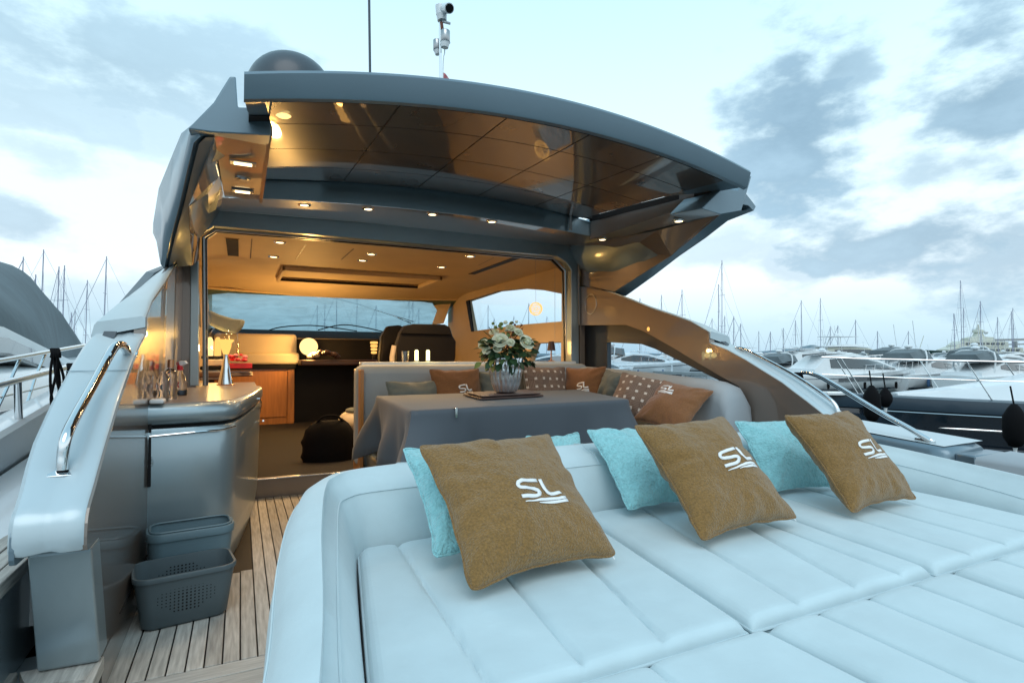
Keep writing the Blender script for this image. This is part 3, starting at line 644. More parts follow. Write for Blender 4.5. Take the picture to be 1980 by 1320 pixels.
MB().tube([P(640, 575, D=9.2), P(700, 590, D=9.3), P(800, 622, D=9.3)], .006, 5).build('cover_seam', M['chrome'], ws)
for pts in (((515, 640), (545, 632), (600, 629), (650, 634), (690, 640)), ((615, 638), (660, 628), (700, 632), (740, 641))):
    wp = thing('wiper', 'thin curved black wiper lying along the foot of the windscreen'+(', left one' if pts[0][0] == 515 else ', right one'), 'wiper', P(600, 640, D=9.4), 'windscreen wipers')
    MB().tube([P(a, b, D=9.25) for a, b in pts], .010, 6, smooth_=4).build('wiper_arm', M['black'], wp)
# right curved A-pillar liner and quarter light
MB_ = MB(); rows = []
for (ox, oy, ix, iy) in ((775, 552, 850, 540), (810, 566, 870, 552), (835, 585, 880, 570), (845, 600, 868, 596), (835, 628, 858, 625)):
    rows.append([P(ox, oy, Y=8.95), P(ix, iy, Y=8.8), P(ix, iy, Y=8.9), P(ox, oy, Y=9.05)])
ap = thing('curved_pillar', 'cream curved corner pillar right of the windscreen', 'pillar', (2.9, 8.9, 1.9))
MB_.loft(rows).build('liner', M['cream'], ap, smooth=60)
MB().prism([P(858, 628, Y=9.15), P(884, 592, Y=9.15), P(893, 646, Y=9.15), P(882, 655, Y=9.15)], (0, .01, 0)).build('quarter_pane', M['pane'], ap, smooth=0)
MB().box(2.3, 3.2, 9.1, 9.2, ZF, 1.45).build('lower_panel', M['cream'], ap, smooth=0)
# dashboard
ds = thing('dashboard', 'long black dashboard under the windscreen with a chrome line', 'dashboard', (1.6, 9.4, ZF))
MB().loft([[V((x, 8.75, 1.0)), V((x, 8.8, 1.38)), V((x, 9.0, 1.50)), V((x, 9.9, 1.53)), V((x, 10.1, 1.0)), V((x, 10.1, .2)), V((x, 8.95, .2))] for x in (-.40, 1.2, 2.0, 3.19)]).build('dash_body', M['leather'], ds, smooth=40)
MB().tube([V((.7, 8.79, 1.37)), V((2.9, 8.79, 1.37))], .008, 6).build('chrome_line', M['satin'], ds)
MB().box(.75, 1.95, 8.2, 8.75, .98, 1.06).build('console_shelf', M['brown_lam'], ds, bevel=.02)
# cabin downlights
for k_, (px, py) in enumerate(((541, 468), (529, 496), (718, 491), (701, 503), (909, 495), (854, 516))):
    q = P(px, py, Z=ZC-.002)
    downlight(q, label='cabin ceiling light, '+('front-left pair, nearer the door', 'front-left pair, farther from the door', 'middle pair, nearer the door', 'middle pair, farther from the door', 'right pair, nearer the door', 'right pair, farther from the door')[k_], energy=42, group='cabin ceiling lights', r=.036)

# ================================================================== FURNITURE
# wet bar cabinet
wb = thing('wet_bar', 'silver grey curved wet bar cabinet with taupe counter beside the cabin door', 'cabinet', (-.1, 3.3, 0))
PL = [(-.398, 3.175), (-.20, 3.205), (-.085, 3.235), (-.03, 3.30), (.0, 3.42), (.035, 3.65), (.10, 4.2), (.145, 4.69), (.15, 4.8), (-.398, 4.8)]
def off(pl, d, dy=0): return [(x+(d if x > -.3 else 0), y-(d+dy if y < 3.6 else 0)) for x, y in pl]
def pr(pl, z): return [V((x, y, z)) for x, y in pl]
body = MB(); body.loft([pr(off(PL, -.035, 0), 0), pr(off(PL, -.02), .12), pr(off(PL, -.012), .45), pr(off(PL, -.004, .012), .735), pr(off(PL, -.012, .01), .752)])
body.build('cabinet_body', M['silver'], wb, smooth=50)
MB().loft([pr(off(PL, -.03), .75), pr(off(PL, -.03), .772)]).build('shadow_gap', M['void'], wb, smooth=0)
rim = MB(); rim.loft([pr(off(PL, -.01), .770), pr(off(PL, .004, .006), .780), pr(off(PL, .012, .01), .81), pr(off(PL, .010, .01), .850), pr(off(PL, .002, .0), .866), pr(off(PL, -.006), .870)])
rim.build('counter_rim', M['silver'], wb, smooth=50)
MB().loft([pr(off(PL, -.012), .8705), pr(off(PL, -.014), .8745)]).build('counter_top', M['counter'], wb, smooth=30)
MB().box(-.40, .12, 4.80, 5.6, .86, .873).build('inner_counter', M['counter'], wb, smooth=0, bevel=.004)
MB().box(-.40, .10, 4.86, 5.58, .15, .858).build('inner_carcass', M['wood'], wb, smooth=0)
# door panel line, latches
MB().tube([V((-.012, 3.45, .745)), V((-.024, 3.47, .45)), V((-.035, 3.47, .10))], .004, 6).build('door_edge', M['chrome'], wb)
MB().tube([V((-.385, 3.168, .72)), V((-.2, 3.187, .728)), V((-.08, 3.215, .73)), V((-.02, 3.30, .735))], .005, 6).build('door_edge', M['chrome'], wb)
q = P(289, 892, Y=3.18)
MB().lathe([(.012, 0), (.014, .006), (.022, .006), (.024, 0)], q, 16, Matrix.Rotation(math.pi/2, 3, 'X')@Matrix.Diagonal((.7, 1.3, 1))).build('latch', M['chrome'], wb)
MB().box(-.391, -.379, 3.170, 3.2, .48, .86).build('side_gap', M['void'], wb, smooth=0)
MB().tube([P(501, 770, X=.12), P(505, 780, X=.14), P(502, 800, X=.15)], .006, 6, smooth_=3).build('catch', M['chrome'], wb)
MB().tube([P(494, 820, X=.13), P(503, 815, X=.15), P(509, 813, X=.16)], .007, 6).build('catch', M['chrome'], wb)

# sunpad ------------------------------------------------------------------------------
HP = .55
sun = thing('sunpad', 'big pale grey quilted sunpad with raised surrounding bolster in the foreground', 'sunpad', (1.4, 1.0, 0))
def on(px, py, z=HP): q = P(px, py, Z=z); return V((q.x, q.y))
def cushion(c00, c10, c11, c01, seams, zt=HP, th=.13, label=None, curve=.0, seed=0):
    # c00 aft-left, c10 aft-right, c11 fore-right, c01 fore-left ; seams = list of (u_aft,u_fore)
    nu, nv = 96, 44
    A, B, C_, D_ = [V(q) for q in (c00, c10, c11, c01)]
    def prof(d, r=.03):
        d = clamp(d/r); return math.sqrt(max(0, 1-(1-d)**2))
    wdt = ((B-A).length+(C_-D_).length)/2; lng = ((D_-A).length+(C_-B).length)/2
    def pos(u, v):
        a = A+(B-A)*u; d = D_+(C_-D_)*u; q = a+(d-a)*v
        return q
    def warp(t): # cluster samples at edges
        return .5-.5*math.cos(math.pi*t)*(.55+.45*abs(math.cos(math.pi*t))**.5) if False else t
    us = sorted(set([i/(nu-1) for i in range(nu)]+[.004, .01, .02, .03, .97, .98, .99, .996]+[clamp((a+(b-a)*.5)+d) for a, b in seams for d in (-.012, -.007, -.003, 0, .003, .007, .012)]))
    vs = sorted(set([i/(nv-1) for i in range(nv)]+[.006, .014, .025, .04, .96, .975, .986, .994]))
    def h(u, v):
        e = min(prof(u*wdt), prof((1-u)*wdt), prof(v*lng), prof((1-v)*lng)); e = prof(u*wdt)*prof((1-u)*wdt)*prof(v*lng)*prof((1-v)*lng)
        z = zt-.030*(1-e)
        g = 0; crown = 1
        bounds = [(0, 0)]+list(seams)+[(1, 1)]
        for a, b in seams:
            uu = a+(b-a)*v; d = abs(u-uu)*wdt; fade = 1-sst(v, .93, 1.0)
            fa = sst(v, .0, .05)
            g += (.010*math.exp(-(d/.0055)**2)+.003*math.exp(-(d/.022)**2))*fa
        for (a0, b0), (a1, b1) in zip(bounds[:-1], bounds[1:]):
            ua, ub = a0+(b0-a0)*v, a1+(b1-a1)*v
            if ua <= u <= ub: s_ = (u-ua)/max(1e-6, ub-ua); z += .0025*math.sin(math.pi*s_)**.8
        z -= g
        z += .0022*noise.noise(V((u*5+seed, v*4, seed*3)))+.0009*noise.noise(V((u*22, v*9+seed, 1)))
        return z
    rows = []
    for u in us:
        col = []
        q = pos(u, 0); 
        for v in vs: q = pos(u, v); col.append(V((q.x, q.y, h(u, v))))
        rows.append(col)
    mb = MB(); vflat = [q for r in rows for q in r]; nV = len(vs); nU = len(us)
    fs = [(i*nV+j, (i+1)*nV+j, (i+1)*nV+j+1, i*nV+j+1) for i in range(nU-1) for j in range(nV-1)]
    mb.add(vflat, fs)
    edge = [i*nV for i in range(nU)]+[(nU-1)*nV+j for j in range(1, nV)]+[i*nV+nV-1 for i in range(nU-2, -1, -1)]+[j for j in range(nV-2, 0, -1)]
    base = len(mb.v); cen = (A+B+C_+D_)/4
    mb.v += [(vflat[k].x, vflat[k].y, zt-th) for k in edge]
    n = len(edge); mb.f += [(edge[i], edge[(i+1) % n], base+(i+1) % n, base+i) for i in range(n)]
    o = mb.build('pad_cushion', M['fabric'], sun, smooth=75)
    # welt (piping) round the top edge
    pk = [pos(u, 0) for u in [i/30 for i in range(31)]]+[pos(1, i/20) for i in range(1, 21)]+[pos(1-i/30, 1) for i in range(1, 31)]+[pos(0, 1-i/20) for i in range(1, 20)]
    MB().tube([V((q.x+(cen.x-q.x)*.0015, q.y+(cen.y-q.y)*.0015, zt-.0275)) for q in pk], .0042, 6, closed=True).build('piping', M['fabric'], o, smooth=60)
    if label: o['label'] = label
    return o
g = .007
YG = .8375
a0 = V((.185, YG+g)); a1 = V((.965-g, YG+g)); b0 = V((.965+g, YG+g)); b1 = V((1.644-g, YG+g)); c0 = V((1.644+g, YG+g)); c1 = V((2.46, YG+g))
a3 = V((.315, 1.665)); a2 = V((1.095-g, 1.69)); b3 = V((1.095+g, 1.69)); b2 = V((1.765-g, 1.69)); c3 = V((1.765+g, 1.69)); c2 = V((2.56, 1.66))
def su(pts, A, B, C_, D_):
    out = []
    for (x1, y1), (x2, y2) in pts:
        r = []
        p1, p2 = on(x1, y1), on(x2, y2); d = p2-p1
        for v, (s, e) in ((0, (A, B)), (1, (D_, C_))):
            yy = (s.y+e.y)/2; t = (yy-p1.y)/d.y; x_ = p1.x+d.x*t; r.append(clamp((x_-s.x)/(e.x-s.x), .03, .97))
        out.append(tuple(r))
    return out
cushion(a0, a1, a2, a3, su([((946, 1320), (768, 1046)), ((1136, 1291), (987, 1119)), ((1290, 1240), (1150, 1100))], a0, a1, a2, a3), seed=1)
cushion(b0, b1, b2, b3, su([((1536, 1159), (1390, 1070)), ((1645, 1128), (1470, 1030))], b0, b1, b2, b3)+[(.82, .80)], seed=2)
cushion(c0, c1, c2, c3, [(.24, .24), (.48, .48), (.72, .74)], seed=3)
# aft row
d1 = on(1469, 1204); d1 = V((.975, .823)); 
def dl(p, q, y): t = (y-p.y)/(q.y-p.y); return V((p.x+(q.x-p.x)*t, y))
s1, s2 = on(1475, 1204), on(1712, 1320); e1, e2 = on(1820, 1093), on(1980, 1149)
YA = .825; YE = .02
dA, dB = dl(s1, s2, YE), dl(s1, s2, YA); eA, eB = dl(e1, e2, YE), dl(e1, e2, YA)
def mov(q, d): return V((q.x+d, q.y))
cushion(V((.07, YE)), mov(dA, -g), mov(dB, -g), V((.180, YA)), [(.30, .27), (.66, .62)], seed=4)
cushion(mov(dA, g), mov(eA, -g), mov(eB, -g), mov(dB, g), [(.22, .22), (.48, .48), (.74, .74)], seed=5)
cushion(mov(eA, g), V((2.36, YE)), V((2.455, YA)), mov(eB, g), [(.25, .25), (.5, .5), (.75, .75)], seed=6)
MB().prism([(q[0], q[1], .02) for q in ((.11, -.05), (2.75, -.05), (2.78, 1.3), (2.6, 1.80), (1.4, 1.98), (.45, 1.90), (.24, 1.7), (.14, 1.2))], (0, 0, .40)).build('base', M['paint'], sun, smooth=0)
# bolster
inn = [(.045, -.02), (.105, .35), (.165, .70), (.20, .95), (.25, 1.30), (.295, 1.58), (.325, 1.66), (.42, 1.692), (.80, 1.70), (1.15, 1.70), (1.7, 1.70), (2.25, 1.695), (2.46, 1.67), (2.555, 1.58), (2.575, 1.35), (2.52, 1.10), (2.46, .90), (2.38, .40), (2.36, 0)]
out = [(-.13, -.02), (-.07, .35), (-.01, .70), (.03, .95), (.062, 1.30), (.11, 1.62), (.175, 1.83), (.31, 1.96), (.66, 2.03), (1.15, 2.07), (1.7, 2.07), (2.32, 2.02), (2.66, 1.90), (2.84, 1.66), (2.86, 1.35), (2.84, 1.10), (2.80, .90), (2.72, .40), (2.7, 0)]
zt = [.66, .675, .69, .70, .715, .735, .74, .742, .745, .75, .75, .745, .72, .69, .665, .65, .64, .62, .6]
I3 = spline([V((a, b, c_)) for (a, b), c_ in zip(inn, zt)], 7); O3 = spline([V((a, b, c_)) for (a, b), c_ in zip(out, zt)], 7)
rows = []
for i, (a, b) in enumerate(zip(I3, O3)):
    d = V((b.x-a.x, b.y-a.y, 0)); w_ = d.length; d.normalize(); z = a.z; r = []
    for (s_, h_) in ((-.004, HP-.10), (0.002, HP-.03), (.012, HP+.02), (.05, z-.055), (.085, z-.022), (.13*w_/.3, z-.006), (.45*w_, z+.004), (.62*w_, z-.004), (.80*w_, z-.028), (.92*w_, z-.07), (.985*w_, z-.14), (w_, z-.25), (w_-.005, .30), (w_-.02, .05)):
        q = V((a.x, a.y, 0))+d*s_; nn = noise.noise(V((i*.07, s_*9, 4)))*.003
        r.append(V((q.x+d.x*nn, q.y+d.y*nn, h_+nn)))
    rows.append(r)
bo = MB().loft(rows, closed=False, caps=False).build('bolster', M['fabric'], sun, smooth=75)
for idx, rr in ((3, .003), (9, .003)):
    MB().tube([rows[i][idx]+V((0, 0, .0015)) for i in range(len(rows))], rr*.8, 5).build('seam', M['fabric'], bo, smooth=60)
for i in (52, 64):
    if i < len(rows): MB().tube([q+V((0, 0, .0015)) for q in rows[i][3:12]], .0022, 5).build('seam', M['fabric'], bo, smooth=60)

# dining sofa --------------------------------------------------------------------------
sf = thing('dining_sofa', 'L-shaped light grey leather sofa with high rounded back around the cockpit table', 'sofa', (2, 4.2, 0))
def rbox(x0, x1, y0, y1, z0, z1, name, m, par, b=.05, seg=4): return MB().box(x0, x1, y0, y1, z0, z1).build(name, m, par, smooth=40, bevel=b, seg=seg)
rbox(.83, 3.03, 4.50, 4.70, .22, 1.035, 'backrest', M['sofa'], sf, .07, 5)
rbox(.93, 2.9, 3.95, 4.53, .36, .52, 'seat_cushion', M['sofa'], sf, .05)
rbox(.90, 2.9, 3.98, 4.66, .05, .355, 'seat_base', M['silver'], sf, .03)
rows = []
for k_, (y, z) in enumerate(((4.62, 1.01), (4.2, 1.0), (3.6, .975), (3.1, .95), (2.85, .935), (2.74, .90), (2.69, .82), (2.67, .6), (2.67, .35))):
    rows.append([V((2.86+.01*k_, y, .3)), V((2.86, y, z-.12)), V((2.875, y, z-.05)), V((2.92, y, z-.01)), V((2.99, y, z)), V((3.06, y, z-.012)), V((3.10, y, z-.06)), V((3.105, y, .3))])
MB().loft(rows).build('side_backrest', M['sofa'], sf, smooth=70)
rbox(2.45, 2.88, 2.75, 4.1, .36, .52, 'seat_cushion', M['sofa'], sf, .05)
rbox(2.5, 3.1, 2.75, 4.1, .02, .355, 'seat_base', M['silver'], sf, .02)
rbox(.845, .875, 4.45, 4.72, .02, 1.0, 'wood_end', M['wood'], sf, .005)
rbox(.90, 3.0, 4.705, 4.80, .98, 1.058, 'shelf_top', M['white'], sf, .008)
MB().box(.88, 2.95, 4.70, 4.80, .15, .978).build('sofa_rear_panel', M['cream2'], sf, smooth=0)
# drawer box under the table's left end
db = thing('vent_locker', 'grey locker with black louvred vent at the left end of the sofa', 'locker', (.9, 3.6, 0))
rbox(.87, 1.2, 3.55, 4.0, .02, .40, 'locker_body', M['silver'], db, .03)
for q in range(4): MB().box(.862, .872, 3.66, 3.90, .12+q*.055, .15+q*.055).build('louvre', M['black'], db, smooth=0)

# table with cloth ---------------------------------------------------------------------
TZ = .82
tb = thing('dining_table', 'cockpit table hidden under the slate cloth', 'table', (1.6, 3.5, 0))
MB().box(.98, 2.25, 3.06, 3.95, TZ-.045, TZ-.008).build('table_top', M['wood'], tb, smooth=0)
MB().lathe([(.16, 0), (.16, .02), (.06, .05), (.05, .7), (.12, TZ-.046)], (1.7, 3.5, 0), 20).build('pedestal', M['chrome'], tb)
T4 = [V((.81, 2.90)), V((2.33, 3.02)), V((2.66, 4.20)), V((.89, 3.97))]
T4 = [(lambda q: V((q.x, q.y)))(P(a, b, Z=TZ)) for a, b in ((798, 793), (1211, 771), (1096, 750), (731, 765))]
T4[2] = V((2.62, 4.1)); 
def per(n_side=40, r=.03):
    pts = []
    for k_ in range(4):
        a, b = T4[k_], T4[(k_+1) % 4]
        for i in range(n_side): pts.append((a+(b-a)*(i/n_side), k_+i/n_side))
    return pts
pp = per(); cen = sum([p for p, s in pp], V((0, 0)))/len(pp)
def outn(s):
    k_ = int(s) % 4; a, b = T4[k_], T4[(k_+1) % 4]; d = (b-a).normalized(); n1 = V((d.y, -d.x))
    f = s-int(s)
    a2, b2 = T4[(k_-1) % 4], T4[k_]; d2 = (b2-a2).normalized(); n0 = V((d2.y, -d2.x))
    a3, b3 = T4[(k_+1) % 4], T4[(k_+2) % 4]; d3 = (b3-a3).normalized(); n2 = V((d3.y, -d3.x))
    if f < .06: return (n0*(.5-.5*f/.06)+n1*(.5+.5*f/.06)).normalized()
    if f > .94: return (n1*(.5+.5*(1-f)/.06)+n2*(.5-.5*(1-f)/.06)).normalized()
    return n1
mb = MB(); rings = []
for t_ in (0, .35, .7, .9, .985):
    rings.append([V((cen.x+(p.x-cen.x)*t_, cen.y+(p.y-cen.y)*t_, TZ+.0015*noise.noise(V((p.x*4*t_, p.y*4*t_, 0))))) for p, s in pp])
drop = [(.008, .0015), (.016, .010), (.019, .028), (.020, .05), (.021, .09), (.022, .14), (.024, .20), (.026, .26), (.028, .32), (.030, .38)]
for o_, dz in drop:
    r = []
    for p, s in pp:
        n_ = outn(s); f = s-int(s); cd_ = min(f, 1-f)
        corner = math.exp(-(cd_/.05)**2); valley = math.exp(-((cd_-.13)/.05)**2)
        fold = .055*math.sin(s*9.3+1.2*noise.noise(V((s*2.3, 0, 0)))*3)+.03*noise.noise(V((s*4.1, 1, 0)))
        cor2 = math.exp(-((s-.245)/.03)**2)*.03
        k2 = sst(dz, .02, .35)
        dd = o_+k2*(.02+.14*corner-.035*valley*1+max(-.035, fold)*.9-cor2)
        extra = 1+.25*corner*k2
        q = p+n_*dd; r.append(V((q.x, q.y, TZ-dz*extra)))
    rings.append(r)
n = len(pp); vsx = [q for r in rings for q in r]
fs = [(i*n+j, i*n+(j+1) % n, (i+1)*n+(j+1) % n, (i+1)*n+j) for i in range(len(rings)-1) for j in range(n)]
mb.add(vsx, fs)
tcl = mb.build('tablecloth', M['cloth'], smooth=70, weld=True); tag(tcl, 'slate grey cloth draped over the cockpit table with loose folds', 'tablecloth')
sm_ = tcl.modifiers.new('t', 'SOLIDIFY'); sm_.thickness = .002; sm_.offset = -1
clp = thing('tablecloth_clip', 'small bright metal clip on the front edge of the tablecloth', 'clip', P(880, 792, Z=TZ))
q = P(879, 789, Z=TZ); MB().box(q.x-.006, q.x+.006, q.y-.028, q.y+.01, TZ-.002, TZ+.004).box(q.x-.006, q.x+.006, q.y-.030, q.y-.026, TZ-.05, TZ+.003).build('clip_plate', M['chrome'], clp, bevel=.001)
tr = thing('leather_tray', 'flat dark brown leather tray lying on the tablecloth under the vase', 'tray', P(975, 765, Z=TZ))
tp = [P(a, b, Z=TZ+.006) for a, b in ((896, 762), (927, 772), (1051, 767), (1035, 757), (1000, 757))]
tp = [P(895, 764, Z=TZ+.006), P(929, 773, Z=TZ+.006), P(1051, 766, Z=TZ+.006), P(1020, 757.5, Z=TZ+.006)]
MB().prism(tp, (0, 0, .010)).build('tray_base', M['brown_lam'], tr, smooth=0, bevel=.003)
MB().prism([cenq+(q-cenq)*.93+V((0, 0, .0165)) for cenq in [sum(tp, V((0, 0, 0)))/4] for q in tp], (0, 0, .006)).build('tray_lid', M['brown_lam'], tr, smooth=0, bevel=.002)

# vase with bouquet
vb = P(978, 760, Z=TZ+.026); vz = TZ+.03; vx, vy = vb.x, vb.y
vase = thing('vase', 'silver fluted mercury glass vase standing on the brown tray', 'vase', (vx, vy, vz))
prof = [(r_*1.16, z_*1.08) for r_, z_ in [(0, 0), (.045, 0), (.062, .006), (.075, .03), (.088, .08), (.097, .14), (.101, .19), (.102, .225), (.098, .225), (.094, .19), (.088, .10), (.06, .02), (0, .012)]]
pf = []
for (r0, z0), (r1, z1) in zip(prof[:-1], prof[1:]):
    for k_ in range(4): pf.append((r0+(r1-r0)*k_/4, z0+(z1-z0)*k_/4))
pf.append(prof[-1])
MB().lathe(pf, (vx, vy, vz), 120, ripple=lambda a, z: 1+(.10*abs(math.sin(a*9+.3*math.sin(z*70)))-.05)*(1 if z > .01 else 0)+.012*math.sin(z*140)).build('vase_body', M['mercury'], vase, smooth=60)
bq = thing('bouquet', 'bouquet of white roses with dark green leaves and dried red twigs in the silver vase', 'flowers', (vx, vy, vz+.22))
bc = V((vx, vy, vz+.30))
random.seed(3)
camd = (CAM-bc).normalized(); side_ = V((0, 0, 1)).cross(camd).normalized()*-1; side_ = Rt.copy()
def leafmesh(c, d, up_, L_, W_, mb):
    d = d.normalized(); s_ = d.cross(up_).normalized(); n_ = s_.cross(d)
    pts = []; 
    for t, w_ in ((0, .05), (.2, .62), (.45, 1), (.7, .8), (.9, .35), (1, .02)):
        bend = -.25*t*t*L_
        m_ = c+d*(t*L_)+n_*bend
        pts += [m_-s_*w_*W_/2+n_*.12*W_*w_, m_, m_+s_*w_*W_/2+n_*.12*W_*w_]
    fs = []
    for i in range(5): fs += [(i*3, i*3+1, i*3+4, i*3+3), (i*3+1, i*3+2, i*3+5, i*3+4)]
    mb.add(pts, fs)
for k_ in range(290):
    a = random.uniform(0, 2*math.pi); el = random.uniform(-.75, .55)
    r_ = random.uniform(.02, .13)
    c = bc+V((math.cos(a)*r_*1.35, math.sin(a)*r_*1.35, el*.13-.01)); d = V((math.cos(a)*1.2, math.sin(a)*1.2, el*1.2+random.uniform(-.5, .3)))
    mb = MB(); L_ = random.uniform(.045, .075); leafmesh(c, d, V((random.uniform(-.9, .9), random.uniform(-.9, .5), 1)), L_, L_*.75, mb); mb.build('leaf', M['leaf'] if random.random() < .85 else M['leaf2'], bq, smooth=60)
for k_ in range(3):
    mb = MB(); leafmesh(P(975+k_*8, 700, D=(bc-CAM).dot(Fw)-.10), V((random.uniform(-.1, .1), -.3, -1)), V((0, -1, .2)), .09, .05, mb); mb.build('leaf', M['leaf'], bq, smooth=60)
def rose(c, R_, m, name='rose'):
    mb = MB()
    up_ = ((c-bc).normalized()*1.0+V((0, -.5, .7))+camd*.6).normalized(); q = up_.to_track_quat('Z', 'Y').to_matrix()
    for ring, (n_, rr, hh, op) in enumerate(((3, .18, .62, .0), (4, .36, .66, .10), (5, .58, .62, .28), (6, .82, .50, .55), (6, 1.0, .36, .8))):
        for k_ in range(n_):
            a0 = k_*2*math.pi/n_+ring*.7; w_ = 2*math.pi/n_*.75
            pts = []
            for i in range(5):
                for j in range(4):
                    a = a0+(i/4-.5)*w_*1.3; t = j/3
                    r2 = R_*rr*(.45+.55*t**.7)+R_*op*.35*t**3; z = R_*(hh*t*1.5-.55)*(1-.22*abs(i-2)/2*t)+ (-R_*.18*t**4 if op > .2 else 0)
                    pts.append(c+q@V((r2*math.cos(a), r2*math.sin(a), z)))
            mb.add(pts, [(i*4+j, (i+1)*4+j, (i+1)*4+j+1, i*4+j+1) for i in range(4) for j in range(3)])
    mb.ball(c-up_*R_*.1, R_*.42, 10)
    return mb.build(name, m, bq, smooth=60)
dq = (bc-CAM).dot(Fw)
for px, py, r_, dd in ((967, 656, .046, -.12), (1020, 660, .044, -.10), (988, 632, .030, -.05), (1003, 640, .026, -.09), (934, 664, .032, -.06), (988, 661, .024, -.14), (955, 640, .030, 0), (1010, 648, .026, -.02), (940, 676, .026, -.1), (962, 672, .026, -.12)):
    rose(P(px, py, D=dq+dd), r_, M['petal'] if r_ > .025 else M['petal'])
for k_ in range(26):
    q = P(random.uniform(945, 1015), random.uniform(622, 660), D=dq+random.uniform(-.1, .08)); MB().ball(q, random.uniform(.010, .018), 8, (1, 1, .8)).build('bud', M['leaf2'] if k_ % 3 else M['petal'], bq)
for k_ in range(12):
    q = P(random.uniform(985, 1010), random.uniform(627, 645), D=dq+random.uniform(-.06, .06)); MB().tube([bc, q, q+V((random.uniform(-.02, .02), 0, .02))], .0022, 4).ball(q, .008, 6).build('twig', M['berry'], bq)
for px, py in ((935, 640), (945, 632), (926, 690), (1030, 672), (1040, 690)):
    q = P(px, py, D=dq); MB().tube([bc, q], .0025, 4).build('twig', M['leaf'], bq)

# ================================================================== PILLOWS
LOGO = [ # strokes in unit coordinates (x right, y up), half-width
 ([(.50, 1.0), (.12, .93), (.03, .86), (.0, .74), (.03, .64), (.10, .60), (.36, .60), (.44, .55), (.46, .46), (.42, .34), (.34, .28), (.0, .24)], .058),
 ([(.58, 1.06), (.61, .62), (.65, .46), (.72, .40), (.98, .50)], .058),
 ([(.04, .02), (.30, .08), (.60, .17), (1.04, .24)], .048),
 ([(.36, .0), (.62, .03), (1.06, .10)], .045)]
def surf_fn(w_, h_, t_, seed, pinch=.07):
    def f(a, b, side=1):
        k = pinch
        cr_ = 1-.055*(a*a*b*b)**5; x = a*w_/2*(1-k*(1-abs(b)**2.4))*cr_; y = b*h_/2*(1-k*(1-abs(a)**2.4))*cr_
        e = max(0, (1-abs(a)**2.7)*(1-abs(b)**2.7)); z = t_/2*1.05*e**.55*(1-.12*(a*a+b*b))
        wr_ = noise.noise(V((a*1.6+seed, b*1.6, seed)))*.020*e**.3
        # wrinkles that run in from the seams
        ang = math.atan2(b, a); rr = max(abs(a), abs(b))
        wr_ += .020*noise.noise(V((ang*4.5+seed*2, rr*1.2, side)))*sst(rr, .40, .95)*e**.25
        wr_ += .004*noise.noise(V((a*9+seed, b*9, side*3)))*e**.3
        x += .006*noise.noise(V((b*4, seed, 0)))*(abs(a) > .9); y += .006*noise.noise(V((a*4, seed, 5)))*(abs(b) > .9)
        return V((x, y, side*(z+wr_*(1 if e > 0 else 0))))
    return f
def pillow(name, label, m, c, R3, w_, h_, t_=.16, seed=1., logo=None, group=None, N_=38, tagp=False, pinch=.11):
    f = surf_fn(w_, h_, t_, seed, pinch)
    o = thing(name, label, 'cushion', (0, 0, 0), group)
    mb = MB()
    cs = lambda i: -math.cos(math.pi*i)*.35+(2*i-1)*.65
    for sd_ in (1, -1): mb.grid(lambda u, v, sd_=sd_: f(cs(u), cs(v), sd_), N_, N_)
    mb.build('cover', m, o, smooth=180, weld=True)
    edge = [f(cs(i/40), -1) for i in range(40)]+[f(1, cs(i/40)) for i in range(40)]+[f(cs(1-i/40), 1) for i in range(40)]+[f(-1, cs(1-i/40)) for i in range(40)]
    MB().tube(edge, .0035, 6, closed=True).build('edge_seam', m, o, smooth=90)
    if tagp:
        q = f(.93, -1); MB().box(q.x-.0012, q.x+.0012, q.y-.012, q.y, -.0006, .0006).build('care_tag', M['logo'], o, smooth=0)
    if logo:
        lx, ly, lw, lh, rot_ = logo; mb = MB()
        for pts, hw in LOGO:
            hw *= 1.0
            P2 = [V((a, b, 0)) for a, b in pts]
            fine = []
            for a, b in zip(P2[:-1], P2[1:]):
                for k_ in range(5): fine.append(a+(b-a)*k_/5)
            fine.append(P2[-1])
            L1, L2 = [], []
            for i, q in enumerate(fine):
                d = (fine[min(i+1, len(fine)-1)]-fine[max(i-1, 0)]); d = V((d.x*lw, d.y*lh, 0)).normalized(); n_ = V((-d.y, d.x, 0))
                taper = 1
                if hw < .05: taper = .25+.75*min(1, i/(len(fine)-1)*1.6)
                for LL, s_ in ((L1, 1), (L2, -1)):
                    X_ = lx+(q.x-.5)*lw+n_.x*s_*hw*lh*taper*1.45; Y_ = ly+(q.y-.5)*lh+n_.y*s_*hw*lh*taper*1.3
                    cr, sr = math.cos(rot_), math.sin(rot_); dx, dy = X_-lx, Y_-ly
                    a = (lx+dx*cr-dy*sr)/(w_/2); b = (ly+dx*sr+dy*cr)/(h_/2)
                    for _ in range(3):
                        gx_ = f(a, b); a += ((lx+dx*cr-dy*sr)-gx_.x)/(w_/2); b += ((ly+dx*sr+dy*cr)-gx_.y)/(h_/2)
                    s3 = f(a, b)+V((0, 0, .0020)); LL.append(s3)
            mb.add(L1+L2, [(i, i+1, len(L1)+i+1, len(L1)+i) for i in range(len(L1)-1)])
        lo = mb.build('printed_logo', M['logo'], o, smooth=180)
        s_ = lo.modifiers.new('s', 'SOLIDIFY'); s_.thickness = .001; s_.offset = 0
    o.matrix_world = Matrix.Translation(V(c)) @ Matrix(R3).to_4x4()
    return o
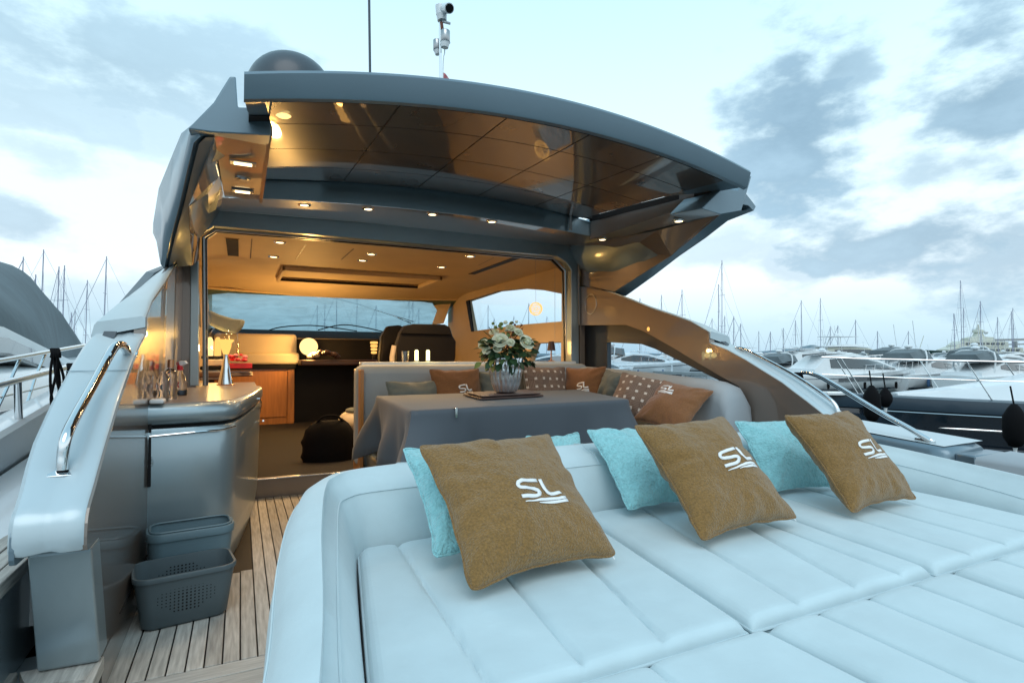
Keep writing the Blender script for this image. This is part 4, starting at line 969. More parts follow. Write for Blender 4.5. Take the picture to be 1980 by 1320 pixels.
# foreground ochre pillows (poses solved from their four corners)
GO = 'ochre logo cushions on the sunpad'
pillow('ochre_cushion', 'ochre brown terry cushion with white SL print, leftmost and nearest on the sunpad', M['terry'], (.665, 1.343, .722), ((.9951, -.0722, .0682), (.0992, .7377, -.6678), (-.0021, .6713, .7412)), .445, .43, .15, 1.3, (.030, -.034, .136, .066, -.07), GO, 72, True)
pillow('ochre_cushion', 'ochre brown terry cushion with white SL print, middle one on the sunpad', M['terry'], (1.388, 1.353, .73), ((.9993, -.0341, .0123), (.0325, .6938, -.7194), (.016, .7193, .6945)), .435, .425, .15, 4.1, (.038, -.012, .138, .066, -.02), GO, 72, True)
pillow('ochre_cushion', 'ochre brown terry cushion with white SL print, rightmost and farthest on the sunpad', M['terry'], (2.044, 1.327, .73), ((.9993, -.0205, .0308), (.0368, .6378, -.7693), (-.0038, .7699, .6381)), .415, .405, .15, 7.7, (.030, -.016, .142, .066, -.02), GO, 72, False)
GT = 'turquoise cushions on the sunpad'
pillow('turquoise_cushion', 'turquoise terry cushion tucked behind the leftmost ochre cushion', M['turq'], (.635, 1.52, .70), ((.9948, -.0305, .0976), (.0854, .773, -.6286), (-.0563, .6336, .7716)), .40, .38, .12, 11, None, GT, 38)
pillow('turquoise_cushion', 'turquoise terry cushion leaning between the left and middle ochre cushions', M['turq'], (1.377, 1.665, .700), ((.9994, .0331, -.0131), (-.0335, .7499, -.6607), (-.012, .6607, .7505)), .39, .37, .12, 13, None, GT, 38, True)
pillow('turquoise_cushion', 'turquoise terry cushion leaning between the middle and right ochre cushions', M['turq'], (2.07, 1.62, .695), ((.9872, .1018, -.1227), (-.1594, .6129, -.774), (-.0036, .7836, .6212)), .36, .34, .11, 17, None, GT, 38)
q = P(1075, 850, Y=2.22)
pillow('turquoise_cushion', 'turquoise cushion showing only its top edge behind the sunpad bolster', M['turq'], (q.x+.03, 2.24, q.z-.15), ((1, 0, 0.0), (0, .35, -.94), (0, .94, .35)), .30, .36, .10, 19, None, GT, 24)
# sofa pillows: top corners located on a plane in front of the backrest, cushion hangs down from there
def sofa_pillow(tl, tr_, y1, y2, m, label, name, seed, hgt=1.0, lean=.30, logo=None, drop=0, X=None, sz=None):
    a = P(*tl, Y=y1) if X is None else P(*tl, X=X); b = P(*tr_, Y=y2) if X is None else P(*tr_, X=X+.0)
    ux = (b-a); w_ = ux.length; ux.normalize()
    nrm = V((-ux.y, ux.x, 0)).normalized()
    if nrm.y > 0: nrm = -nrm     # towards viewer
    dn = (V((0, 0, -1))+nrm*lean); dn = (dn-ux*dn.dot(ux)).normalized(); uy = -dn; uz = ux.cross(uy)
    h_ = w_*hgt; c = (a+b)/2+dn*h_/2
    return pillow(name, label, m, c, Matrix((ux, uy, uz)).transposed(), w_*1.03, h_*1.03, .13, seed, logo, 'cushions along the dining sofa', 26)
sofa_pillow((830, 713), (926, 712), 4.32, 4.36, M['wool'], 'rust brown cushion with white SL print leaning on the sofa back left of the vase', 'rust_cushion', 21, .95, .3, (.045, .02, .115, .08, 0))
sofa_pillow((745, 737), (845, 735), 4.25, 4.30, M['grey_green'], 'low grey green cushion at the left end of the sofa', 'grey_cushion', 23, .7, .35)
sofa_pillow((924, 718), (1012, 718), 4.42, 4.42, M['grey_green'], 'grey green cushion partly hidden behind the silver vase', 'grey_cushion', 25, .8, .3)
sofa_pillow((1010, 706), (1092, 709), 4.28, 4.30, M['weave'], 'woven check patterned cushion just right of the vase', 'check_cushion', 27, .95, .3)
sofa_pillow((1095, 711), (1172, 708), 4.30, 3.95, M['wool'], 'rust brown cushion with white SL print in the corner of the sofa', 'rust_cushion', 29, .85, .3, (.03, -.03, .115, .08, 0))
sofa_pillow((1172, 714), (1212, 722), 3.95, 3.72, M['grey_green'], 'grey green cushion on the right arm of the sofa between brown and check cushions', 'grey_cushion', 31, 1.15, .35)
pillow('check_cushion', 'woven check patterned cushion behind the large rust cushion on the right of the sofa', M['weave'], (2.72, 3.42, .80), ((.485, .6103, -.6264), (-.8595, .2005, -.4701), (-.1613, .7664, .6218)), .40, .40, .12, 33, None, 'cushions along the dining sofa', 28)
pillow('rust_cushion', 'large rust brown cushion with white SL print at the right end of the sofa', M['wool'], (2.655, 2.955, .77), ((.2261, .7526, -.6185), (-.9637, .0803, -.2546), (-.1419, .6536, .7434)), .42, .42, .14, 35, (-.07, .075, .12, .085, 0), 'cushions along the dining sofa', 34)

# ================================================================== BASKETS
def rrect(cx, cy, w_, d_, r, z, yaw, n_=7):
    pts = []
    for k_, (sx, sy) in enumerate(((1, 1), (-1, 1), (-1, -1), (1, -1))):
        for i in range(n_):
            a = (k_*90+i*90/(n_-1))*math.pi/180
            x_, y_ = sx*(w_/2-r)+r*math.cos(a), sy*(d_/2-r)+r*math.sin(a)
            pts.append(V((cx+x_*math.cos(yaw)-y_*math.sin(yaw), cy+x_*math.sin(yaw)+y_*math.cos(yaw), z)))
    return pts
def basket(cx, cy, w_, d_, h_, yaw, m, label, taper=.86, holes=False, z0=.002, r=.06, rimh=.02, lip2=False):
    t = thing('storage_basket', label, 'basket', (cx, cy, z0))
    n7 = 7
    rows = [rrect(cx, cy, w_*taper-.02, d_*taper-.02, r*.8, z0, yaw), rrect(cx, cy, w_*taper, d_*taper, r*.85, z0+.012, yaw), rrect(cx, cy, w_*(taper+1)/2, d_*(taper+1)/2, r*.92, z0+h_*.5, yaw), rrect(cx, cy, w_, d_, r, z0+h_-rimh, yaw)]
    inner = [rrect(cx, cy, w_-.008, d_-.008, r-.004, z0+h_-.004, yaw), rrect(cx, cy, w_*(taper+1)/2-.008, d_*(taper+1)/2-.008, r*.92-.004, z0+h_*.5, yaw), rrect(cx, cy, w_*taper-.01, d_*taper-.01, r*.8, z0+.008, yaw)]
    rim_ = [rrect(cx, cy, w_+.012, d_+.012, r+.006, z0+h_-rimh, yaw), rrect(cx, cy, w_+.016, d_+.016, r+.008, z0+h_-.004, yaw), rrect(cx, cy, w_+.010, d_+.010, r+.005, z0+h_, yaw), rrect(cx, cy, w_-.006, d_-.006, r-.003, z0+h_, yaw)]
    MB().loft(rows+rim_+inner).build('basket_body', m, t, smooth=50)
    if lip2: MB().tube(rrect(cx, cy, w_-.018, d_-.018, r-.01, z0+h_+.004, yaw), .005, 6, closed=True).build('handle_bail', m, t)
    if holes:
        k_ = 0; ux = V((math.cos(yaw), math.sin(yaw), 0)); uy = V((-math.sin(yaw), math.cos(yaw), 0))
        mb = MB()
        for i in range(-7, 8):
            for j in range(9):
                zz = z0+h_*.30+j*h_*.062
                if abs(i)+abs(j-4)*1.2 > 8.5: continue
                tt = (zz-z0)/h_; dd = d_*(taper+(1-taper)*tt)/2
                rr = .0042*(1-.06*(abs(i)))
                for sgn in (-1, 1):
                    for inn_ in (0, 1):
                        c = V((cx, cy, zz))+ux*(i*.0145)+uy*sgn*(dd+.0008-(.0062 if inn_ else 0))
                        mb.add([c+ux*rr*math.cos(a*math.pi/3)+V((0, 0, 1))*rr*math.sin(a*math.pi/3) for a in range(6)], [(0, 1, 2, 3, 4, 5)])
        o = mb.build('perforation', M['void'], t, smooth=0); o['kind'] = 'stuff'
        for sgn in (-1, 1):
            c = V((cx, cy, z0+h_*.80))+ux*sgn*(w_*.975/2-.001)
            MB().box(-.002, .002, -.045, .045, -.012, .012).build('handle_slot', M['void'], t, bevel=.001).matrix_local = Matrix.Translation(c-V((cx, cy, z0))) @ Matrix.Rotation(yaw, 4, 'Z')
    return t
basket(-.204, 2.79, .365, .25, .215, math.radians(9), M['basket'], 'dark slate plastic basket with small perforations standing on the teak in front', .86, True, r=.055)
basket(-.200, 3.06, .345, .20, .305, math.radians(7), M['basket2'], 'blue grey plastic bin with a folded rim, behind the perforated basket', .88, False, r=.06, rimh=.035, lip2=True)

# ================================================================== HANDRAILS, RAILS, ROPES
hr = thing('handrail', 'curved chrome handrail on the pale left side moulding', 'handrail', P(118, 915, X=-.49), 'cockpit handrails')
hp_ = [P(120, 908, X=-.49), P(121, 885, X=-.49), P(128, 845, X=-.485), P(146, 806, X=-.48), P(180, 745, X=-.47), P(203, 702, X=-.46), P(214, 682, X=-.45), P(225, 668, X=-.44), P(238, 668, X=-.43), P(247, 684, X=-.425)]
MB().tube(hp_, .0165, 12, smooth_=6).build('rail', M['chrome'], hr, smooth=90)
for (px, py, xx) in ((120, 912, -.49), (247, 686, -.425)):
    q = P(px, py, X=xx); mb = MB().box(-.035, .035, -.022, .022, -.003, .003); o = mb.build('foot_plate', M['chrome'], hr, bevel=.002); o.location = q-ORG[hr.name]; o.rotation_euler = (math.radians(28), 0, math.radians(90)*0)
    for s_ in (-1, 1): pass
hr2 = thing('handrail', 'curved chrome handrail on the right side moulding, rising behind the cushions', 'handrail', P(1622, 798, X=3.25), 'cockpit handrails')
MB().tube([P(a, b, X=3.25) for a, b in ((1416, 688), (1416, 678), (1425, 673), (1440, 675), (1470, 690), (1530, 722), (1580, 754), (1602, 770), (1615, 783), (1622, 800))], .0125, 12, smooth_=5).build('rail', M['chrome'], hr2, smooth=90)
hr3 = thing('boarding_rail', 'long straight chrome rail sloping down to the grey coaming at right', 'handrail', P(1807, 856, X=3.52))
MB().tube([P(a, b, X=3.55) for a, b in ((1546, 728), (1552, 720), (1572, 723), (1604, 738), (1700, 796), (1760, 829), (1806, 856))], .016, 12, smooth_=4).build('rail', M['chrome'], hr3, smooth=90)
MB().tube([P(a, b, X=3.55) for a, b in ((1770, 848), (1796, 853), (1806, 857))], .010, 8).build('bracket', M['chrome'], hr3)
def knot(px, py, D_, ln, label, name='mooring_rope'):
    t = thing(name, label, 'rope', P(px, py, D=D_))
    random.seed(int(px))
    for k_ in range(3):
        pts = [P(px+random.uniform(-5, 5), py-3, D=D_), P(px+random.uniform(-14, 2), py+ln*.35, D=D_-.02), P(px+random.uniform(-12, 12), py+ln*.8, D=D_-.01), P(px+random.uniform(-4, 10), py+ln, D=D_), P(px+random.uniform(4, 16), py+ln*.5, D=D_+.01), P(px+random.uniform(-3, 6), py+2, D=D_+.02)]
        MB().tube(pts, .0055, 6, smooth_=5).build('loop', M['rope'], t)
    for k_ in range(4):
        MB().tube([P(px-8+k_*4, py-8, D=D_-.02), P(px-6+k_*4, py, D=D_-.03), P(px-8+k_*5, py+7, D=D_-.02)], .008, 6, smooth_=3).build('turn', M['rope'], t)
    return t
# own port guardrail: two runs
ra = thing('guardrail', 'stainless guardrail of two tubes with upright and slanted posts along the left side deck', 'guardrail', P(38, 872, X=-1.05))
def ra_(px, py, X_): return P(px, py, X=X_)
A1 = [ra_(-60, 757, -.98), ra_(0, 743, -.98), ra_(90, 720, -.98), ra_(140, 708, -.98), ra_(188, 697, -.98)]
B1 = [ra_(-60, 706, -1.2), ra_(0, 697, -1.2), ra_(90, 681, -1.2), ra_(150, 670, -1.2), ra_(213, 658, -1.2)]
MB().tube(A1, .0185, 12, smooth_=4).build('top_tube', M['chrome'], ra)
MB().tube(B1, .0145, 12, smooth_=4).build('outer_tube', M['chrome'], ra)
MB().tube([ra_(34, 738, -.98), ra_(38, 868, -1.03)], .0165, 12).build('post', M['chrome'], ra)
MB().lathe([(.03, 0), (.03, .004), (.018, .012), (.015, .02)], ra_(38, 874, -1.03), 16).build('post_foot', M['chrome'], ra)
MB().tube([ra_(155, 706, -.98), ra_(157, 752, -1.0)], .012, 10).build('post', M['chrome'], ra)
for pts in (((88, 683), (68, 730), (46, 800)), ((188, 664), (178, 690), (166, 720)), ((40, 690), (18, 740), (-10, 800))):
    MB().tube([ra_(a, b, -1.2) for a, b in pts], .009, 8).build('slanted_post', M['chrome'], ra)
for pts in (((-40, 780), (0, 768), (70, 752), (180, 722)), ((44, 803), (90, 785), (137, 767), (180, 745)), ((-40, 850), (20, 828), (44, 818))):
    MB().tube([ra_(a, b, -1.2) for a, b in pts], .005, 6).build('lifeline', M['chrome'], ra)
knot(108, 683, 2.45, 110, 'black rope looped over the outer tube of the left guardrail'); knot(140, 712, 2.35, 75, 'black rope looped over the inner tube of the left guardrail')
knot(1545, 728, 3.9, 22, 'black rope tied at the top end of the boarding rail at right')
fd = thing('rope_bundle', 'black rope bundle lying on the white side deck below the left guardrail', 'rope', P(66, 840, X=-1.08))
random.seed(5)
for k_ in range(5): MB().tube([P(50+random.uniform(-6, 6), 852+random.uniform(-4, 4), X=-1.06), P(62+random.uniform(-6, 6), 830+random.uniform(-4, 8), X=-1.05), P(80+random.uniform(-4, 8), 822+random.uniform(-4, 4), X=-1.06), P(93, 812, X=-1.05)], .012, 6, smooth_=4).build('coil', M['rope'], fd)
MB().tube([P(93, 812, X=-1.05), P(100, 790, X=-1.1), P(122, 745, X=-1.1)], .005, 6, smooth_=3).build('tail', M['rope'], fd)

# roof equipment ------------------------------------------------------------------------
sdm = thing('satellite_dome', 'dark grey satellite dome on the left of the roof', 'dome', P(563, 150, Y=4.6))
q = P(563, 188, Y=4.3); R_ = 80/1079*4.1
MB().lathe([(R_*.93, -.10)]+[(R_*math.cos(a*math.pi/24)**.9 if a < 12 else 0, R_*.98*math.sin(a*math.pi/24)) for a in range(13)], q, 40).build('radome', M['dome'], sdm, smooth=60)
MB().lathe([(R_*.6, -.35), (R_*.75, -.12), (R_*.94, -.10)], q, 32).build('pedestal', M['paint'], sdm)
an = thing('whip_antenna', 'thin dark whip antenna rising out of the frame above the roof', 'antenna', P(715, 142, Y=4.4))
MB().tube([P(716, 175, Y=4.4), P(713, -60, Y=4.4)], .010, 8).build('rod', M['navy2'], an)
MB().tube([P(716, 190, Y=4.4), P(716, 165, Y=4.4)], .02, 10).build('base', M['black'], an)
mp_ = thing('camera_mast', 'short white pole with tubular camera and two cup shaped lamps above the roof', 'mast', P(852, 160, Y=4.2))
Yc = 4.2; D0 = P(855, 100, Y=Yc); dpp = (D0-CAM).dot(Fw)
def pc(a, b, d=0): return P(a, b, D=dpp+d)
MB().tube([pc(852, 200), pc(851, 60), pc(852, 40)], .011, 10).build('pole', M['chrome'], mp_)
MB().tube([pc(856, 200), pc(857, 120), pc(860, 98), pc(856, 60)], .004, 6, smooth_=4).build('cable', M['white'], mp_)
def cyl(a, b, r0, r1, name, m):
    MB().tube([a, a+(b-a)*.04, b-(b-a)*.04, b], lambda t: (r0+(r1-r0)*t)*(.92 if t < .01 or t > .99 else 1), 20).build(name, m, mp_, smooth=50)
u1 = 1/1079*dpp
cyl(pc(851, 17, .10), pc(869, 16.5, -.10), 8.5*u1, 10*u1, 'camera_barrel', M['white'])
MB().lathe([(0, 0), (7.2*u1, 0), (7.6*u1, -.004)], pc(869.5, 16.5, -.106), 20, ((CAM-pc(869, 16)).normalized()+Rt*.25).to_track_quat('Z', 'Y').to_matrix()).build('camera_lens', M['black'], mp_)
cyl(pc(851, 12, .02), pc(852, 30, .02), 10*u1, 8*u1, 'camera_housing', M['white'])
cyl(pc(854, 30), pc(855, 41), 11*u1, 8*u1, 'swivel', M['white'])
cyl(pc(861, 60, -.03), pc(861, 82, -.03), 9*u1, 9*u1, 'cup_lamp', M['dome'] if False else M['satin']); cyl(pc(861, 82, -.03), pc(860, 93, -.03), 10.5*u1, 5*u1, 'cup_socket', M['white'])
cyl(pc(845, 78, .04), pc(845, 97, .04), 7.5*u1, 7.5*u1, 'cup_lamp', M['satin']); cyl(pc(845, 97, .04), pc(847, 106, .04), 8*u1, 4*u1, 'cup_socket', M['white'])
MB().box(-.001, .001, 0, 0, 0, 0)
cyl(pc(855, 42), pc(871, 46), 2.5*u1, 2.5*u1, 'bracket', M['white']); cyl(pc(853, 44), pc(855, 58), 3.5*u1, 3.5*u1, 'clamp', M['berry'])
fl = thing('flag', 'edge of a small red and white flag behind the camera pole on the roof', 'flag', pc(862, 150, .3))
MB().grid(lambda u, v: pc(857+12*u, 158-(17-14*u*u)*v, .3+.02*math.sin(u*6)), 8, 6).build('cloth', M['pink'], fl, smooth=90)
fx = fl.children[0].modifiers.new('s', 'SOLIDIFY'); fx.thickness = .003
gn = thing('roof_reflection_glow', 'amber glow standing in for a lamp reflection under the left rear corner of the sunroof', 'light', (.2, 2.6, 2.2))  # glowing disc added to imitate a lamp's reflection, no fitting here
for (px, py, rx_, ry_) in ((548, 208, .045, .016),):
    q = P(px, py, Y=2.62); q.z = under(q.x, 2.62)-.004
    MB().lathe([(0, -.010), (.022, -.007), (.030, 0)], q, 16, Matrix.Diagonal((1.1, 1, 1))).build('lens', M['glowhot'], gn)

# ================================================================== CABIN OBJECTS
def cab_thing(name, label, cat, px, py, Z=None, D=None, group=None):
    q = P(px, py, Z=Z) if Z is not None else P(px, py, D=D); return thing(name, label, cat, q, group), q
# black duffel bag
t, q = cab_thing('duffel_bag', 'black soft bag slumped on the cabin floor just inside the door', 'bag', 640, 893, Z=ZF)
rows = []
for k_ in range(9):
    z = k_/8*.36; sc_ = (1.0, 1.05, 1.06, 1.05, 1.03, 1.0, .93, .8, .5)[k_]
    rows.append([V((q.x+math.cos(a*math.pi/12)*.23*sc_*(1+.10*noise.noise(V((a*.9, k_*.6, 0)))), q.y+.12+math.sin(a*math.pi/12)*.13*sc_, ZF+z+.03*noise.noise(V((a*.5, k_, 3)))*(k_ > 0))) for a in range(24)])
MB().loft(rows).build('bag_body', M['rope'], t, smooth=60)
MB().tube([q+V((-.12, .1, .34)), q+V((-.06, .05, .41)), q+V((.05, .05, .41)), q+V((.12, .1, .35))], .010, 6, smooth_=4).build('handle', M['rope'], t)
# cabinets
t, q = cab_thing('wood_cabinet', 'orange cherry wood cabinet with dark top at the left inside the cabin', 'cabinet', 530, 820, Z=ZF)
xa, xb = P(491, 820, Z=ZF).x, P(570, 820, Z=ZF).x; yb = q.y
MB().box(xa-.5, xb, yb+.02, yb+.8, ZF, .93).build('carcass', M['wood'], t, smooth=0)
MB().box(xa-.45, xb-.10, yb, yb+.02, ZF+.10, .90).build('door', M['wood'], t, smooth=0, bevel=.004)
MB().box(xb-.09, xb, yb-.005, yb+.02, ZF, .93).build('corner_post', M['wood'], t, smooth=0, bevel=.006)
MB().box(xa-.5, xb+.02, yb-.03, yb+.8, .931, .985).build('top', M['black'], t, smooth=0, bevel=.005)
t, q2 = cab_thing('cream_backrest', 'cream leather backrest standing on the orange cabinet', 'seat back', 517, 704, Z=.99)
za, zb = P(460, 703, Y=yb+.1), P(574, 646, Y=yb+.1)
MB().box(za.x-.3, zb.x, yb+.08, yb+.22, .99, zb.z).build('cushion_back', M['cream2'], t, smooth=40, bevel=.05, seg=4)
MB().box(za.x-.3, zb.x+.03, yb-.0, yb+.09, .99, 1.16).build('front_roll', M['cream2'], t, smooth=40, bevel=.04, seg=4)
# wooden table leg / tabletop right of the gap, beige bag
t, q = cab_thing('saloon_table', 'dark topped saloon table with an orange wooden leg behind the sofa', 'table', 678, 800, Z=ZF)
yb2 = q.y
MB().box(P(655, 700, Y=yb2).x, P(740, 700, Y=yb2).x, yb2-.1, yb2+.9, 1.00, 1.04).build('table_top', M['brown_lam'], t, bevel=.01)
MB().box(P(672, 700, Y=yb2).x, P(688, 700, Y=yb2).x, yb2, yb2+.1, ZF, .999).build('leg', M['wood'], t, bevel=.005)
t, q = cab_thing('beige_pouffe', 'beige rounded seat end with a grey cloth beside the wooden leg', 'seat', 675, 820, D=6.4)
MB().ball(q+V((.05, .1, .02)), .16, 20, (1, 1, .8)).build('cushion', M['cream2'], t, smooth=90)
MB().ball(q+V((.07, .08, .15)), .10, 16, (1, 1, .35)).build('folded_cloth', M['grey_green'], t, smooth=90)
# black sheet filling the dark gap beyond
struct(MB().box(.70, 1.6, 8.72, 8.76, ZF, 1.0).build('dark_gap_sheet', M['black'], smooth=0))
# helm seats
t, q = cab_thing('helm_seat', 'double black leather helm seat seen from behind below the windscreen', 'helm seat', 810, 760, D=7.0)
def seatback(pts, Dn, Dd, name, b=.03):
    poly = [P(a, b_, Y=Dn) for a, b_ in pts]; MB().prism(poly, (0, Dd, 0)).build(name, M['leather'], t, smooth=40, bevel=b, seg=4)
seatback([(775, 643), (784, 629), (800, 626), (860, 627), (870, 632), (876, 650), (882, 660), (881, 690), (872, 740), (765, 740), (768, 668)], 6.9, .16, 'backrest')
seatback([(775, 644), (784, 629), (800, 626), (860, 627), (870, 632), (874, 647)], 6.86, .05, 'headrest', .012)
seatback([(734, 690), (738, 650), (750, 630), (775, 628), (790, 640), (780, 700), (765, 745), (735, 740)], 7.35, .14, 'far_backrest')
MB().tube([P(762, 668, Y=6.8), P(758, 690, Y=6.8), P(758, 704, Y=6.8)], .03, 8).build('armrest', M['cream2'], t)
# glowing globe lamp on dash
def lamp_globe(px, py, D_, r, m, name, label, e, col=(1, .55, .15)):
    t, q = cab_thing(name, label, 'lamp', px, py, D=D_)
    MB().ball(q, r, 20).build('globe', m, t, smooth=90); bulb(q+V((0, -r-.05, .02)), e, col, r=.09, parent=t); return t, q
lamp_globe(597, 670, 8.0, .125, M['glowhot'], 'globe_lamp', 'bright amber globe lamp on the dashboard at the left', 55)
t = thing('brown_plush', 'dark fluffy brown bundle lying in front of the globe lamp', 'bundle', P(625, 688, D=7.9))
random.seed(9)
for k_ in range(14): MB().ball(P(600+k_*4, 690-8*math.sin(k_/13*3)+random.uniform(-2, 2), D=7.85+random.uniform(-.05, .05)), .05, 8, (1, 1, .7)).build('tuft', M['brown_lam'] if k_ > 3 else M['cream2'], t)
t, q = cab_thing('amber_lantern', 'small ribbed amber lantern glowing beside the helm seat', 'lamp', 723, 680, D=7.2)
for k_ in range(4): MB().lathe([(.0, 0), (.045-.004*k_, .003), (.05-.004*k_, .018), (.045-.004*k_, .032), (0, .035)], q+V((0, 0, .10-k_*.042)), 16).build('glass_ring', M['glow'], t)
MB().lathe([(.015, -.09), (.02, -.03)], q, 10).build('stem', M['black'], t); bulb(q+V((0, -.1, 0)), .8, (1, .45, .1), parent=t)
# candles and tumbler on the shelf behind the sofa
for k_, (px, w_) in enumerate(((800.5, 7), (825.5, 7))):
    t, q = cab_thing('glass_candle', ('left' if k_ == 0 else 'right')+' of two glowing yellow tube lights on the shelf behind the sofa', 'candle', px, 700, D=4.95, group='tube lights on the sofa shelf')
    zb_ = 1.058; r_ = w_/2*4.95/1079; MB().lathe([(r_, zb_+.012), (r_, zb_+.095), (r_*.6, zb_+.104), (0, zb_+.105)], (q.x, 4.755, 0), 14).build('tube', M['candle'], t); MB().lathe([(r_*1.5, zb_), (r_*1.5, zb_+.010), (r_, zb_+.012)], (q.x, 4.755, 0), 14).build('base', M['satin'], t)
    bulb(V((q.x, 4.70, zb_+.06)), .25, (1, .8, .3), parent=t)
t, q = cab_thing('glass_tumbler', 'clear straight glass tumbler left of the two tube lights', 'glass', 776, 700, D=4.95)
MB().lathe([(.028, 1.059), (.036, 1.15), (.034, 1.15), (.026, 1.065), (0, 1.064)], (q.x, 4.755, 0), 20).build('tumbler', M['glass'], t)
# little table lamp at the door right
t, q = cab_thing('table_lamp', 'small lamp with dark flared shade standing on the shelf at the right of the door', 'lamp', 1066, 697, D=5.4)
zb_ = 1.058; X_, Y_ = P(1066, 690, Y=4.755).x, 4.755
MB().lathe([(.032, zb_), (.032, zb_+.006), (.008, zb_+.015), (.006, zb_+.11)], (X_, Y_, 0), 14).build('stem', M['copper'], t)
MB().lathe([(.042, zb_+.105), (.026, zb_+.195)], (X_, Y_, 0), 20).build('lamp_shade', M['brown_lam'], t)
MB().ball((X_, Y_-.005, zb_+.17), .014, 10).build('bulb', M['glow'], t); bulb(V((X_, Y_-.0, zb_+.13)), .3, parent=t)
# glowing ball added in place of a lamp reflection in the right window
t, q = cab_thing('lamp_reflection_ball', 'glowing amber wicker ball standing in for a lamp reflection in the right cabin window', 'lamp', 1036, 597, D=5.6)
random.seed(11)
for k_ in range(13):
    ax = V((random.uniform(-1, 1), random.uniform(-1, 1), random.uniform(-1, 1))).normalized(); u_ = ax.orthogonal().normalized(); w_ = ax.cross(u_); R0 = .066*math.sqrt(1-.15*random.random())
    MB().tube([q+u_*R0*math.cos(a*math.pi/10)+w_*R0*math.sin(a*math.pi/10) for a in range(20)], .0018, 5, closed=True).build('cane', M['glow'], t)
MB().tube([q+V((0, 0, .066)), V((q.x, q.y, ZC))], .0012, 4).build('cord', M['wire'], t)
# blind cord
t = thing('blind_cord', 'thin dark vertical cord near the right jamb of the cabin door', 'cord', P(1073, 690, Y=5.2)); MB().tube([P(1073, 508, Y=5.2), P(1073, 690, Y=5.2)], .002, 4).build('line', M['wire'], t)
# counter items left: cone lamp, dome lamps, tray, spray bottle, water bottle
zc_ = .875
t, q = cab_thing('cone_lamp', 'silver cone shaped table lamp with glowing amber glass top on the wet bar', 'lamp', 436, 743, Z=zc_)
D_ = (q-CAM).dot(Fw); s_ = D_/1079
MB().lathe([(21*s_*.8, 0), (20*s_*.8, .004), (0.2*s_, .0045)], q, 24).build('base_disc', M['copper'], t)
MB().lathe([(13.5*s_, .004), (9*s_, 25*s_), (4.2*s_, 52*s_), (4.5*s_, 58*s_)], q, 24).build('cone', M['chrome'], t)
MB().lathe([(4.5*s_, 58*s_), (9*s_, 72*s_), (9.5*s_, 80*s_), (14*s_, 84*s_), (13*s_, 87*s_), (6*s_, 85*s_)], q, 24).build('glass_cup', M['glow'], t)
bulb(q+V((0, -.05, 95*s_)), 2.2, (1, .6, .15), parent=t)
for k_, (px, lab) in enumerate(((406, 'left'), (421, 'right'))):
    t, q = cab_thing('filament_lamp', lab+' of two tall glowing filament bulbs under the glass dome by the door', 'lamp', px, 672, D=5.7, group='filament bulbs by the door')
    s_ = 5.7/1079; h_ = 40*s_
    MB().lathe([(3*s_, -.5*h_), (6*s_, -.35*h_), (6*s_, .3*h_), (3*s_, .5*h_), (0, .52*h_)], q, 14).build('bulb', M['glow'] if k_ else M['glowhot'], t)
    MB().lathe([(4*s_, -.62*h_), (4*s_, -.5*h_)], q, 10).build('socket', M['black'], t); bulb(q+V((0, -.08, 0)), 4, (1, .6, .2), parent=t)
t, q = cab_thing('glass_dome', 'clear glass dome around the filament bulbs', 'dome', 432, 700, D=5.75); s_ = 5.75/1079
MB().lathe([(26*s_, 0), (26*s_, 40*s_), (24*s_, 55*s_), (17*s_, 66*s_), (7*s_, 72*s_), (0, 73*s_)], q, 28).build('cloche', M['pane'], t, smooth=80)
t, q = cab_thing('coffee_machine', 'black and silver stacked bar appliance inside the door behind the cone lamp', 'appliance', 408, 735, D=5.6); s_ = 5.6/1079
b0_ = q
MB().box(q.x-.10, q.x+.16, q.y, q.y+.25, q.z, q.z+.10).build('base', M['satin'], t, bevel=.008); MB().box(q.x-.10, q.x+.15, q.y, q.y+.25, q.z+.105, q.z+.14).build('tray', M['black'], t, bevel=.006)
MB().box(q.x-.08, q.x+.13, q.y, q.y+.22, q.z+.145, q.z+.21).build('box', M['cream2'], t, bevel=.008); MB().box(q.x-.09, q.x+.15, q.y, q.y+.22, q.z+.215, q.z+.245).build('lid', M['black'], t, bevel=.006)
t, q = cab_thing('flower_bundle', 'pink and red wrapped sweets heaped on a red box behind the cone lamp', 'sweets', 455, 690, D=5.6); random.seed(13)
for k_ in range(16): MB().ball(P(441+random.uniform(0, 34), 693+random.uniform(-9, 6), D=5.6+random.uniform(-.05, .08)), random.uniform(.015, .03), 8, (1, 1, .7)).build('sweet', M['pink'] if k_ % 2 else M['red'], t)
t, q = cab_thing('red_box', 'flat red and orange carton on the inner counter', 'box', 462, 708, D=5.6); MB().box(q.x-.1, q.x+.12, q.y-.02, q.y+.15, q.z-.02, q.z+.03).build('carton', M['red'], t, bevel=.003)
t, q = cab_thing('inner_shelf', 'dark rounded shelf inside the door carrying the red carton', 'shelf', 450, 718, D=5.7); MB().lathe([(.0, -.05), (.30, -.05), (.31, -.04), (.30, -.005), (0, 0)], q+V((-.12, .1, 0)), 28).build('board', M['brown_lam'], t)
t = thing('draped_cushion', 'dark olive cushion with pointed corners propped behind the glass dome', 'cushion', P(440, 640, D=5.9))
fpts = [(402, 598), (425, 608), (452, 616), (475, 618), (470, 632), (458, 645), (430, 640), (404, 628)]
MB().prism([P(a, b, Y=6.4) for a, b in fpts], (0, .07, 0)).build('cover', M['grey_green'], t, smooth=40, bevel=.03, seg=3)
t, q = cab_thing('diffuser', 'small black reed diffuser bottle beside the sweets', 'diffuser', 458, 685, D=5.7); MB().lathe([(.014, -.03), (.014, 0), (.007, .006), (.007, .015)], q, 10).build('bottle', M['black'], t)
